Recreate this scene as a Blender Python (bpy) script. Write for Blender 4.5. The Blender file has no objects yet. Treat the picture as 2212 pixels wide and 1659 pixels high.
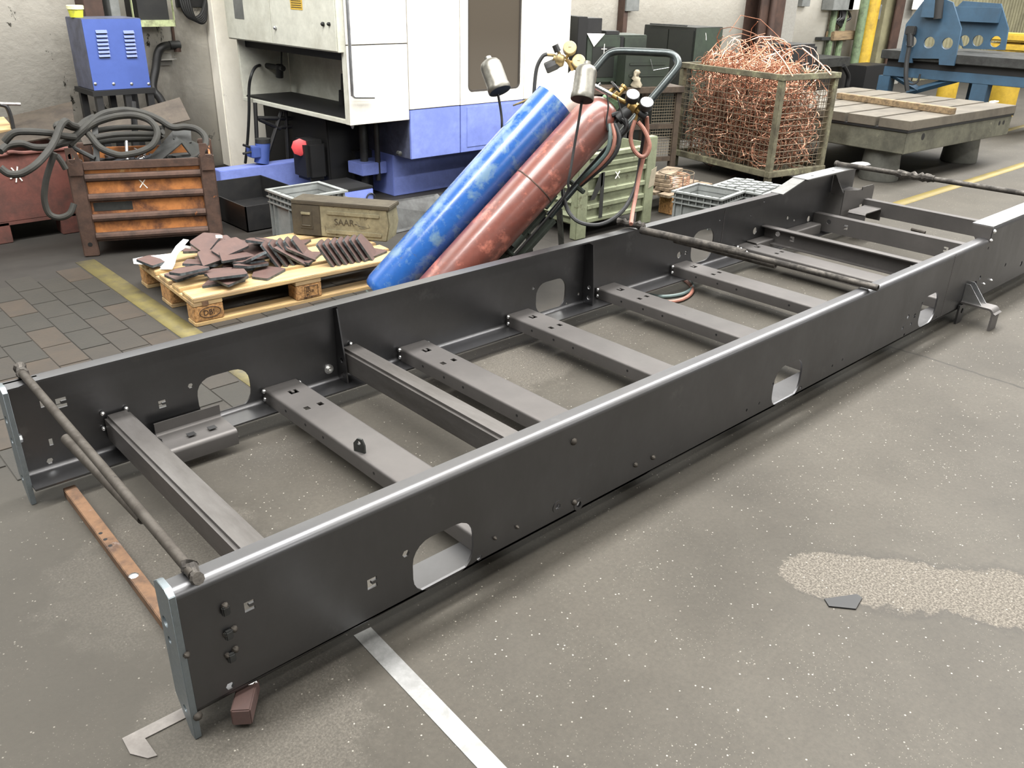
import bpy, bmesh, math, random
from mathutils import Vector, Matrix, Euler
from mathutils.geometry import tessellate_polygon

random.seed(7)
sc = bpy.context.scene
C = sc.collection

# ---------------------------------------------------------------- camera, world, light, exposure
F_PX = 1827.8
CAM = Vector((-0.4156, -1.4520, 1.5306))
cam_d = bpy.data.cameras.new('camera'); cam = bpy.data.objects.new('camera', cam_d); C.objects.link(cam)
cam.location = CAM
cam.rotation_euler = Euler((1.1272, -0.0205, -0.7379), 'XYZ')
cam_d.sensor_fit = 'HORIZONTAL'; cam_d.sensor_width = 36.0
cam_d.lens = F_PX / 2212 * 36.0
cam_d.clip_end = 200
sc.camera = cam
CR = cam.rotation_euler.to_matrix()

world = bpy.data.worlds.new('world'); sc.world = world; world.use_nodes = True
world.node_tree.nodes['Background'].inputs[0].default_value = (0.8, 0.9, 1.0, 1)
world.node_tree.nodes['Background'].inputs[1].default_value = 0.25

def area(name, loc, rot, sx, sy, power, col):
    l = bpy.data.lights.new(name, 'AREA'); l.shape = 'RECTANGLE'; l.size = sx; l.size_y = sy
    l.energy = power; l.color = col
    o = bpy.data.objects.new(name, l); C.objects.link(o); o.location = loc; o.rotation_euler = rot
    return o
# daylight through the glazed strips of the hall roof
area('roof_light_strip', (8.0, -4.6, 6.9), (0, 0, 0), 20.0, 0.5, 1150, (1.0, 0.985, 0.95))
area('roof_light_strip', (6.5, -0.3, 6.9), (0, 0, 0), 22.0, 1.8, 1900, (1.0, 0.985, 0.95))
area('roof_light_strip', (7.0, 1.7, 6.9), (0, 0, 0), 28.0, 1.2, 4000, (1.0, 0.99, 0.97))
area('window_band', (9.0, 5.9, 3.5), (math.radians(-90), 0, 0), 22.0, 2.2, 420, (0.86, 0.93, 1.0))
area('wall_fill_light', (9.0, -13.85, 5.4), (math.radians(90), 0, 0), 31.0, 2.6, 2000, (1.0, 0.985, 0.95))  # unseen fill light added to brighten the back wall

sc.view_settings.view_transform = 'Standard'; sc.view_settings.look = 'None'
sc.view_settings.exposure = 0.0; sc.view_settings.gamma = 1.0
sc.view_settings.use_curve_mapping = False

# ---------------------------------------------------------------- placing: a picture point carried onto a plane of the hall
def ray(u, v):
    return CR @ Vector(((u - 1106) / F_PX, (829.5 - v) / F_PX, -1.0))
def oz(u, v, z=0.0):
    d = ray(u, v); return CAM + d * ((z - CAM.z) / d.z)
def oy(u, v, y):
    d = ray(u, v); return CAM + d * ((y - CAM.y) / d.y)
def ox(u, v, x):
    d = ray(u, v); return CAM + d * ((x - CAM.x) / d.x)
def od(u, v, dist):
    return CAM + ray(u, v).normalized() * dist
def opl(u, v, p, n):
    d = ray(u, v); return CAM + d * ((Vector(p) - CAM).dot(n) / d.dot(n))

# ---------------------------------------------------------------- materials
MATS = {}
def nodes_of(name):
    m = bpy.data.materials.new(name); m.use_nodes = True
    nt = m.node_tree; b = nt.nodes['Principled BSDF']
    return m, nt, b
def lin(c):
    return tuple(((x / 255) / 12.92 if x / 255 <= 0.04045 else ((x / 255 + 0.055) / 1.055) ** 2.4) for x in c)
def N(nt, t, **kw):
    n = nt.nodes.new(t)
    for k, v in kw.items(): setattr(n, k, v)
    return n
def noise(nt, co, scale, detail=5, rough=0.6, dist=0.0, vec_scale=None):
    if vec_scale:
        mp = N(nt, 'ShaderNodeMapping'); mp.inputs['Scale'].default_value = vec_scale
        nt.links.new(co, mp.inputs[0]); co = mp.outputs[0]
    n = N(nt, 'ShaderNodeTexNoise'); n.inputs['Scale'].default_value = scale
    n.inputs['Detail'].default_value = detail; n.inputs['Roughness'].default_value = rough
    n.inputs['Distortion'].default_value = dist
    nt.links.new(co, n.inputs['Vector']); return n.outputs[0]
def ramp(nt, fac, a, b, ca=(0, 0, 0, 1), cb=(1, 1, 1, 1)):
    r = N(nt, 'ShaderNodeValToRGB'); e = r.color_ramp.elements
    e[0].position = a; e[1].position = b; e[0].color = ca; e[1].color = cb
    nt.links.new(fac, r.inputs[0]); return r.outputs[0]
def mix(nt, fac, a, b, mode='MIX'):
    m = N(nt, 'ShaderNodeMix', data_type='RGBA', blend_type=mode)
    for sock, val in ((0, fac), (6, a), (7, b)):
        if isinstance(val, (int, float)): m.inputs[sock].default_value = val
        elif isinstance(val, tuple): m.inputs[sock].default_value = (*val[:3], 1)
        else: nt.links.new(val, m.inputs[sock])
    return m.outputs[2]
def math_(nt, op, a, b=None):
    m = N(nt, 'ShaderNodeMath', operation=op)
    for i, val in enumerate((a, b)):
        if val is None: continue
        if isinstance(val, (int, float)): m.inputs[i].default_value = val
        else: nt.links.new(val, m.inputs[i])
    return m.outputs[0]
def coords(nt):
    return N(nt, 'ShaderNodeTexCoord').outputs['Object']
def bump(nt, b, h, strength, dist=0.01):
    bn = N(nt, 'ShaderNodeBump'); bn.inputs['Strength'].default_value = strength; bn.inputs['Distance'].default_value = dist
    nt.links.new(h, bn.inputs['Height']); nt.links.new(bn.outputs[0], b.inputs['Normal'])

def M(name, col, rough=0.5, metal=0.0, col2=None, sc_=8.0, thr=(0.45, 0.62), rough2=None, col3=None, sc3=30.0, thr3=(0.6, 0.66),
      grain=0.12, bmp=0.0, bscale=120.0, vs=None, metal2=None):
    """a coat of one colour with worn or rusty patches of a second and specks of a third"""
    if name in MATS: return MATS[name]
    m, nt, b = nodes_of(name); co = coords(nt)
    c = col
    gr = noise(nt, co, sc_ * 4.3, 4, 0.7)
    cc = mix(nt, ramp(nt, gr, 0.3, 0.7), tuple(x * (1 - grain) for x in col), tuple(min(1, x * (1 + grain)) for x in col))
    if col2:
        f = ramp(nt, noise(nt, co, sc_, 7, 0.68, 0.2, vs), *thr)
        cc = mix(nt, f, cc, col2)
        if rough2 is not None:
            r = mix(nt, f, (rough,) * 3, (rough2,) * 3); nt.links.new(r, b.inputs['Roughness'])
        if metal2 is not None:
            nt.links.new(mix(nt, f, (metal,) * 3, (metal2,) * 3), b.inputs['Metallic'])
    if col3:
        f3 = ramp(nt, noise(nt, co, sc3, 5, 0.7), *thr3); cc = mix(nt, f3, cc, col3)
    nt.links.new(cc, b.inputs['Base Color'])
    if not (col2 and rough2 is not None): b.inputs['Roughness'].default_value = rough
    if not (col2 and metal2 is not None): b.inputs['Metallic'].default_value = metal
    if bmp: bump(nt, b, noise(nt, co, bscale, 4, 0.6), bmp, 0.004)
    MATS[name] = m; return m

def L(*c): return lin(c)

def make_materials():
    # raw sheet steel, three faces of the same mill finish
    M('rail_steel', (0.125, 0.125, 0.13), 0.36, 1.0, (0.10, 0.098, 0.098), 2.2, (0.4, 0.7), 0.46, grain=0.05, col3=(0.185, 0.184, 0.185), sc3=5, thr3=(0.62, 0.8), vs=(1, 1, 0.5))
    M('cross_steel', (0.105, 0.098, 0.094), 0.55, 0.7, (0.083, 0.078, 0.075), 3.0, (0.4, 0.7), 0.56, grain=0.05, col3=(0.07, 0.065, 0.065), sc3=11, thr3=(0.7, 0.74))
    M('tube_steel', (0.12, 0.113, 0.108), 0.5, 0.75, (0.075, 0.069, 0.064), 5, (0.4, 0.62), 0.55, vs=(1, 0.25, 1), grain=0.06)
    M('bright_steel', (0.5, 0.51, 0.52), 0.32, 1.0, (0.45, 0.46, 0.47), 12, (0.4, 0.7), 0.45)
    M('cut_edge', (0.22, 0.25, 0.265), 0.42, 0.9, (0.22, 0.25, 0.27), 20, (0.4, 0.6), 0.5)
    M('weld', (0.75, 0.75, 0.74), 0.3, 1.0)
    M('dull_bar', (0.07, 0.062, 0.053), 0.55, 0.7, (0.042, 0.036, 0.03), 14, (0.42, 0.62), 0.7, grain=0.1)
    M('burnt_bar', (0.065, 0.058, 0.05), 0.55, 0.6, (0.03, 0.027, 0.024), 18, (0.42, 0.6), 0.8, bmp=0.3, bscale=90)
    M('rust_bar', L(98, 73, 52), 0.85, 0.1, L(60, 44, 34), 9, (0.45, 0.65), 0.8, col3=L(110, 100, 95), sc3=7, thr3=(0.62, 0.7), bmp=0.2)
    M('floor_sheet', (0.23, 0.23, 0.225), 0.45, 0.7, (0.17, 0.17, 0.165), 16, (0.42, 0.62), 0.5, col3=(0.2, 0.19, 0.18), sc3=34, thr3=(0.66, 0.72))
    M('floor_sheet_dull', (0.15, 0.138, 0.128), 0.5, 0.5, (0.11, 0.10, 0.092), 10, (0.42, 0.62), 0.6)
    M('plate_brown', L(82, 62, 57), 0.62, 0.15, L(74, 58, 55), 9, (0.45, 0.65), 0.7)
    M('plate_edge', L(66, 70, 72), 0.5, 0.6, L(88, 94, 96), 40, (0.45, 0.6))
    M('pallet_wood', L(176, 148, 102), 0.75, 0, L(130, 109, 82), 3.5, (0.4, 0.66), vs=(0.6, 6, 6), grain=0.1, col3=L(120, 100, 80), sc3=5, thr3=(0.64, 0.75))
    M('block_wood', L(170, 128, 80), 0.9, 0, L(120, 88, 54), 60, (0.42, 0.6), grain=0.25, bmp=0.6, bscale=90)
    M('grey_wood', L(132, 116, 96), 0.85, 0, L(86, 74, 60), 5, (0.4, 0.62), vs=(1, 8, 8))
    M('beam_wood', L(122, 103, 76), 0.85, 0, L(82, 68, 50), 5, (0.42, 0.64), vs=(0.5, 5, 5))
    M('stamp', L(48, 32, 22), 0.9)
    M('ammo', L(132, 126, 102), 0.6, 0.2, L(104, 98, 78), 8, (0.42, 0.62), 0.7, col3=L(70, 62, 50), sc3=22, thr3=(0.62, 0.7), bmp=0.1)
    M('ammo_dark', L(72, 66, 54), 0.6, 0.3, L(62, 56, 46), 12, (0.42, 0.62), 0.7)
    M('grey_plastic', L(126, 129, 127), 0.55, 0, L(108, 111, 109), 6, (0.45, 0.7), col3=L(92, 92, 90), sc3=18, thr3=(0.66, 0.76))
    M('white_film', L(238, 238, 236), 0.35, 0, L(214, 214, 214), 12, (0.45, 0.7))
    M('blue_cyl', L(34, 80, 144), 0.26, 0.0, L(88, 116, 140), 9.0, (0.5, 0.62), 0.42, col3=L(70, 72, 62), sc3=24, thr3=(0.67, 0.72), bmp=0.06, bscale=40)
    M('red_cyl', L(108, 62, 53), 0.34, 0.0, L(96, 57, 50), 7, (0.45, 0.66), 0.5, col3=L(168, 102, 86), sc3=9, thr3=(0.55, 0.7), bmp=0.08, bscale=40)
    M('white_paint', L(218, 214, 205), 0.4, 0, L(198, 193, 182), 3, (0.5, 0.8), col3=L(168, 160, 146), sc3=10, thr3=(0.7, 0.8))
    M('cream_paint', L(196, 196, 184), 0.45, 0, L(170, 168, 154), 3, (0.48, 0.76), col3=L(110, 104, 92), sc3=14, thr3=(0.7, 0.8))
    M('machine_blue', L(112, 126, 188), 0.42, 0, L(100, 114, 176), 4, (0.45, 0.75), col3=L(70, 76, 110), sc3=16, thr3=(0.7, 0.78))
    M('cabinet_blue', L(66, 86, 150), 0.42, 0, L(58, 76, 134), 4, (0.45, 0.75), grain=0.05, col3=L(56, 70, 116), sc3=20, thr3=(0.72, 0.8))
    M('cabinet_side', L(78, 82, 100), 0.5, 0, L(58, 60, 72), 8, (0.42, 0.65))
    M('press_blue', L(42, 68, 88), 0.55, 0, L(36, 56, 72), 3, (0.45, 0.7))
    M('orange_rust', L(168, 108, 58), 0.8, 0, L(90, 57, 38), 5.5, (0.44, 0.62), 0.85, col3=L(204, 172, 122), sc3=3.4, thr3=(0.62, 0.7), bmp=0.25, bscale=70)
    M('brown_rust', L(76, 56, 46), 0.75, 0.2, L(56, 42, 35), 9, (0.42, 0.62), 0.8, col3=L(166, 96, 44), sc3=9, thr3=(0.64, 0.72), bmp=0.2, bscale=70)
    M('red_rust', L(92, 52, 44), 0.75, 0, L(66, 42, 36), 6, (0.42, 0.64), 0.8, col3=L(116, 94, 74), sc3=4, thr3=(0.66, 0.78), bmp=0.15)
    M('sheet_brown', L(64, 56, 47), 0.6, 0.3, L(48, 41, 35), 6, (0.42, 0.64), 0.7, col3=L(120, 92, 70), sc3=16, thr3=(0.66, 0.74))
    M('dark_metal', L(54, 55, 54), 0.5, 0.4, L(38, 38, 37), 8, (0.42, 0.62), 0.6)
    M('black', L(24, 24, 25), 0.5, 0, L(34, 33, 32), 10, (0.45, 0.7))
    M('near_black', L(10, 10, 11), 0.6)
    M('rubber', L(40, 39, 34), 0.75, 0, L(30, 29, 26), 12, (0.42, 0.64))
    M('black_rubber', L(34, 35, 36), 0.6)
    M('red_hose', L(138, 92, 78), 0.6, 0, L(116, 78, 66), 12, (0.45, 0.65))
    M('teal_hose', L(76, 90, 88), 0.55)
    M('cart_green', L(62, 70, 62), 0.45, 0.1, L(46, 51, 46), 9, (0.44, 0.64), 0.55)
    M('cart_tube', L(54, 60, 60), 0.28, 0.5, L(40, 45, 45), 9, (0.46, 0.66), 0.4)
    M('collar_green', L(112, 142, 108), 0.55, 0, L(90, 116, 88), 20, (0.45, 0.65))
    M('bin_green', L(116, 121, 96), 0.65, 0, L(94, 98, 77), 5, (0.45, 0.66), 0.75, col3=L(74, 70, 50), sc3=13, thr3=(0.6, 0.7), bmp=0.12)
    M('spray_black', L(26, 26, 24), 0.7)
    M('chalk', L(235, 232, 222), 0.9)
    M('brass', L(150, 124, 76), 0.35, 0.9, L(112, 92, 56), 20, (0.45, 0.65), 0.5)
    M('old_brass', L(128, 112, 78), 0.45, 0.7, L(92, 80, 58), 18, (0.45, 0.65), 0.55)
    M('gauge_case', L(174, 156, 112), 0.4, 0.3, L(148, 130, 90), 20, (0.45, 0.65))
    M('gauge_face', L(238, 238, 236), 0.4)
    M('chrome', L(196, 196, 196), 0.22, 1.0)
    M('cap_silver', L(116, 114, 107), 0.36, 0.85, L(88, 86, 80), 12, (0.42, 0.66), 0.5, col3=L(96, 92, 84), sc3=30, thr3=(0.68, 0.76))
    M('cabinet_green', L(46, 55, 45), 0.45, 0, L(34, 40, 34), 5, (0.42, 0.66), 0.55)
    M('cabinet_black', L(24, 27, 23), 0.5, 0, L(18, 20, 17), 5, (0.42, 0.66), 0.6)
    M('crate_green', L(34, 42, 32), 0.5, 0, L(26, 31, 25), 5, (0.42, 0.66), 0.6)
    M('table_brown', L(76, 65, 54), 0.6, 0.3, L(56, 47, 39), 8, (0.42, 0.64), 0.7)
    M('cage_paint', L(102, 98, 79), 0.65, 0.2, L(70, 65, 52), 9, (0.42, 0.62), 0.75, col3=L(132, 132, 104), sc3=6, thr3=(0.56, 0.68))
    M('cage_wire', L(96, 86, 70), 0.5, 0.4)
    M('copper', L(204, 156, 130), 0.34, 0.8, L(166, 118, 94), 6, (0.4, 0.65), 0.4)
    M('copper_shaded', L(128, 92, 74), 0.45, 0.7, L(88, 68, 56), 6, (0.4, 0.65), 0.5)  # darker copy of the copper for shade inside the heap
    M('cast_top', L(98, 92, 82), 0.5, 0.25, L(78, 73, 65), 3, (0.42, 0.66), 0.55)
    M('cast_side', L(98, 97, 84), 0.6, 0.3, L(72, 71, 62), 4, (0.42, 0.64), 0.65, col3=L(122, 120, 104), sc3=10, thr3=(0.62, 0.7), bmp=0.1)
    M('cast_leg', L(84, 84, 78), 0.6, 0.1, L(62, 62, 58), 4, (0.42, 0.64))
    M('yellow_paint', L(172, 142, 44), 0.5, 0, L(140, 115, 38), 6, (0.46, 0.68))
    M('tub_yellow', L(196, 198, 60), 0.5, 0, L(150, 150, 70), 20, (0.5, 0.66))
    M('tub_lid', L(214, 212, 170), 0.5)
    M('conduit_green', L(96, 112, 84), 0.5, 0, L(66, 76, 58), 10, (0.45, 0.65))
    M('pale_green', L(160, 168, 126), 0.6, 0, L(110, 112, 86), 14, (0.46, 0.66))
    M('grey_panel', L(120, 122, 120), 0.45, 0.2, L(96, 98, 96), 4, (0.42, 0.66))
    M('column_brown', L(70, 52, 44), 0.6, 0.2, L(52, 40, 35), 4, (0.42, 0.66))
    M('red_plastic', L(198, 70, 74), 0.5)
    M('rag', L(140, 131, 112), 0.9, 0, L(134, 126, 108), 16, (0.42, 0.64))
    M('paper', L(244, 240, 236), 0.7)
    M('sign_yellow', L(196, 160, 60), 0.5)
    M('ink', L(40, 34, 20), 0.7)
    M('gasket', L(52, 48, 44), 0.5)
    for k in ('blue_cyl', 'red_cyl'):
        bs = MATS[k].node_tree.nodes['Principled BSDF']; bs.inputs['Coat Weight'].default_value = 0.7; bs.inputs['Coat Roughness'].default_value = 0.22
    m, nt, b = nodes_of('window_glass'); b.inputs['Base Color'].default_value = (*L(74, 68, 60), 1)
    b.inputs['Roughness'].default_value = 0.06; b.inputs['IOR'].default_value = 1.7
    MATS['window_glass'] = m
    # concrete floor
    m, nt, b = nodes_of('floor_concrete'); co = coords(nt)
    big = ramp(nt, noise(nt, co, 1.3, 7, 0.66), 0.36, 0.64)
    base = mix(nt, big, (0.044, 0.0392, 0.031), (0.074, 0.0665, 0.0535))
    fine = ramp(nt, noise(nt, co, 9, 6, 0.7), 0.3, 0.75)
    base = mix(nt, fine, mix(nt, 0.3, base, (0.065, 0.056, 0.044)), base)
    # rough bare patch
    sx = N(nt, 'ShaderNodeSeparateXYZ'); nt.links.new(co, sx.inputs[0])
    X, Yy = sx.outputs[0], sx.outputs[1]
    s = math_(nt, 'ADD', math_(nt, 'MULTIPLY', math_(nt, 'SUBTRACT', X, 1.52), 0.58), math_(nt, 'MULTIPLY', math_(nt, 'ADD', Yy, 0.52), -0.815))
    t = math_(nt, 'ADD', math_(nt, 'MULTIPLY', math_(nt, 'SUBTRACT', X, 1.52), 0.815), math_(nt, 'MULTIPLY', math_(nt, 'ADD', Yy, 0.52), 0.58))
    nz = math_(nt, 'MULTIPLY', math_(nt, 'SUBTRACT', noise(nt, co, 9, 5, 0.7), 0.5), 0.22)
    edge = math_(nt, 'ADD', math_(nt, 'ABSOLUTE', math_(nt, 'SUBTRACT', t, 0.02)), nz)
    m1 = ramp(nt, edge, 0.105, 0.125, (1, 1, 1, 1), (0, 0, 0, 1))
    rim = mix(nt, 1.0, ramp(nt, edge, 0.09, 0.12), ramp(nt, edge, 0.125, 0.16, (1, 1, 1, 1), (0, 0, 0, 1)), 'MULTIPLY')
    m2 = ramp(nt, math_(nt, 'SUBTRACT', math_(nt, 'ADD', s, nz), math_(nt, 'MULTIPLY', math_(nt, 'MULTIPLY', t, t), 9.0)), -0.08, -0.05)
    patch = mix(nt, 1.0, m1, m2, 'MULTIPLY')
    # a second bare area between the rails, and round the loose bar at the left
    def blob(cx, cy, r, sc_=7):
        d = math_(nt, 'SQRT', math_(nt, 'ADD', math_(nt, 'POWER', math_(nt, 'SUBTRACT', X, cx), 2.0), math_(nt, 'POWER', math_(nt, 'SUBTRACT', Yy, cy), 2.0)))
        return ramp(nt, math_(nt, 'ADD', d, math_(nt, 'MULTIPLY', math_(nt, 'SUBTRACT', noise(nt, co, sc_, 5, 0.7), 0.5), r * 1.6)), r * 0.75, r, (1, 1, 1, 1), (0, 0, 0, 1))
    for (cx, cy, r) in ((1.95, 1.0, 0.22), (0.2, 0.62, 0.35), (0.12, -0.05, 0.3), (1.45, 0.72, 0.12)):
        patch = mix(nt, 1.0, patch, mix(nt, 0.4, (0, 0, 0), blob(cx, cy, r)), 'LIGHTEN')
    grit = ramp(nt, noise(nt, co, 160, 3, 0.7), 0.42, 0.62)
    pc = mix(nt, grit, (0.075, 0.066, 0.054), (0.19, 0.17, 0.142))
    base = mix(nt, mix(nt, 1.0, mix(nt, 0.55, (0, 0, 0), rim), m2, 'MULTIPLY'), base, (0.035, 0.031, 0.026))
    base = mix(nt, patch, base, pc)
    # stone specks
    vo = N(nt, 'ShaderNodeTexVoronoi'); vo.inputs['Scale'].default_value = 56; nt.links.new(co, vo.inputs['Vector'])
    sp = ramp(nt, vo.outputs['Distance'], 0.08, 0.15, (1, 1, 1, 1), (0, 0, 0, 1))
    keep = ramp(nt, noise(nt, co, 26, 3, 0.6), 0.5, 0.56)
    vo2 = N(nt, 'ShaderNodeTexVoronoi'); vo2.inputs['Scale'].default_value = 120; nt.links.new(co, vo2.inputs['Vector'])
    sp2 = mix(nt, 1.0, ramp(nt, vo2.outputs['Distance'], 0.08, 0.17, (1, 1, 1, 1), (0, 0, 0, 1)), ramp(nt, noise(nt, co, 4.5, 4, 0.65), 0.46, 0.62), 'MULTIPLY')
    base = mix(nt, mix(nt, 0.7, (0, 0, 0), sp2), base, (0.3, 0.28, 0.23))
    base = mix(nt, ramp(nt, noise(nt, co, 75, 4, 0.75), 0.3, 0.62), mix(nt, 0.35, base, (0.025, 0.022, 0.018)), base)
    base = mix(nt, mix(nt, 1.0, sp, keep, 'MULTIPLY'), base, (0.36, 0.335, 0.285))
    # oily grime of the storage side
    gy = math_(nt, 'ADD', Yy, math_(nt, 'MULTIPLY', math_(nt, 'SUBTRACT', noise(nt, co, 1.2, 5, 0.6), 0.5), 0.25))
    g1 = ramp(nt, math_(nt, 'MULTIPLY', gy, 0.1), 0.128, 0.15)
    g2 = ramp(nt, math_(nt, 'MULTIPLY', X, 0.1), 0.42, 0.62, (1, 1, 1, 1), (0, 0, 0, 1))
    base = mix(nt, mix(nt, 1.0, g1, g2, 'MULTIPLY'), base, mix(nt, fine, (0.022, 0.019, 0.015), (0.036, 0.031, 0.025)))
    lf = ramp(nt, math_(nt, 'ADD', math_(nt, 'MULTIPLY', X, 0.1), math_(nt, 'MULTIPLY', math_(nt, 'SUBTRACT', noise(nt, co, 1.6, 5, 0.65), 0.5), 0.22)), -0.03, 0.06, (1, 1, 1, 1), (0, 0, 0, 1))
    base = mix(nt, mix(nt, 0.55, (0, 0, 0), lf), base, (0.04, 0.036, 0.029))
    # cracks (screed joints)
    def crack(val, at, w):
        d = math_(nt, 'ABSOLUTE', math_(nt, 'SUBTRACT', math_(nt, 'ADD', val, math_(nt, 'MULTIPLY', math_(nt, 'SUBTRACT', noise(nt, co, 5, 5, 0.7), 0.5), 0.08)), at))
        return ramp(nt, d, w * 0.3, w, (1, 1, 1, 1), (0, 0, 0, 1))
    base = mix(nt, mix(nt, 0.75, (0, 0, 0), crack(X, 3.44, 0.011)), base, (0.018, 0.016, 0.013))
    nt.links.new(base, b.inputs['Base Color'])
    nt.links.new(mix(nt, patch, (0.72,) * 3, (0.9,) * 3), b.inputs['Roughness'])
    hgt = mix(nt, patch, mix(nt, 0.12, (0.5,) * 3, noise(nt, co, 55, 4, 0.7)), mix(nt, 0.9, (0.1,) * 3, noise(nt, co, 110, 3, 0.7)))
    bump(nt, b, hgt, 0.5, 0.006)
    MATS['floor_concrete'] = m
    # clay floor tiles
    for nm, c1, c2 in (('tile_a', L(41, 36, 29), L(34, 30, 25)), ('tile_b', L(36, 33, 27), L(30, 28, 23)), ('tile_c', L(50, 41, 31), L(40, 34, 27))):
        m, nt, b = nodes_of(nm); g = N(nt, 'ShaderNodeNewGeometry').outputs['Position']
        nt.links.new(mix(nt, ramp(nt, noise(nt, g, 9, 6, 0.7), 0.35, 0.68), c1, c2), b.inputs['Base Color'])
        b.inputs['Roughness'].default_value = 0.62; bump(nt, b, noise(nt, g, 60, 4, 0.6), 0.25, 0.004); MATS[nm] = m
    # worn floor line paint
    m, nt, b = nodes_of('line_yellow'); co = coords(nt)
    f = ramp(nt, noise(nt, co, 7, 7, 0.7), 0.42, 0.66)
    nt.links.new(mix(nt, f, L(98, 89, 46), L(68, 62, 42)), b.inputs['Base Color']); b.inputs['Roughness'].default_value = 0.65; MATS['line_yellow'] = m
    m, nt, b = nodes_of('line_yellow_clean'); co = coords(nt)
    f = ramp(nt, noise(nt, co, 5, 7, 0.7), 0.45, 0.7)
    nt.links.new(mix(nt, f, L(116, 103, 56), L(98, 88, 62)), b.inputs['Base Color']); b.inputs['Roughness'].default_value = 0.65; MATS['line_yellow_clean'] = m
    # sooty whitewash
    m, nt, b = nodes_of('wall_plaster'); co = coords(nt)
    base = mix(nt, ramp(nt, noise(nt, co, 1.1, 6, 0.6), 0.35, 0.7), L(246, 242, 230), L(234, 228, 215))
    soot = ramp(nt, noise(nt, co, 1.7, 7, 0.68, 0.3, (1, 1, 0.6)), 0.47, 0.68)
    sx = N(nt, 'ShaderNodeSeparateXYZ'); nt.links.new(co, sx.inputs[0])
    left = ramp(nt, math_(nt, 'MULTIPLY', sx.outputs[0], 0.1), 0.25, 0.31, (1, 1, 1, 1), (0, 0, 0, 1))
    lo = ramp(nt, math_(nt, 'MULTIPLY', sx.outputs[0], 0.1), 0.135, 0.175)
    zone = mix(nt, 1.0, left, mix(nt, 0.75, (0.4,) * 3, lo), 'MULTIPLY')
    base = mix(nt, mix(nt, 1.0, soot, zone, 'MULTIPLY'), base, L(116, 108, 96))
    base = mix(nt, mix(nt, 1.0, mix(nt, 0.3, (0,) * 3, zone), lo, 'MULTIPLY'), base, L(150, 140, 124))
    # flaked places where the dark brick shows
    fl = ramp(nt, noise(nt, co, 5, 8, 0.75, 0.4, (1, 1, 0.5)), 0.615, 0.63)
    base = mix(nt, mix(nt, 1.0, fl, left, 'MULTIPLY'), base, L(72, 70, 62))
    nt.links.new(base, b.inputs['Base Color']); b.inputs['Roughness'].default_value = 0.85
    bump(nt, b, noise(nt, co, 12, 6, 0.65), 0.25, 0.01); MATS['wall_plaster'] = m
    M('corrugated', L(122, 118, 92), 0.6, 0.1, L(96, 92, 72), 2, (0.42, 0.66))
    M('hall_grey', L(120, 118, 112), 0.85)
    M('hall_dark', L(84, 84, 82), 0.85)
make_materials()

# ---------------------------------------------------------------- mesh helpers
def frame(d):
    d = Vector(d).normalized()
    a = Vector((0, 0, 1)) if abs(d.z) < 0.9 else Vector((1, 0, 0))
    x = d.cross(a).normalized(); return x, x.cross(d).normalized(), d

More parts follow.
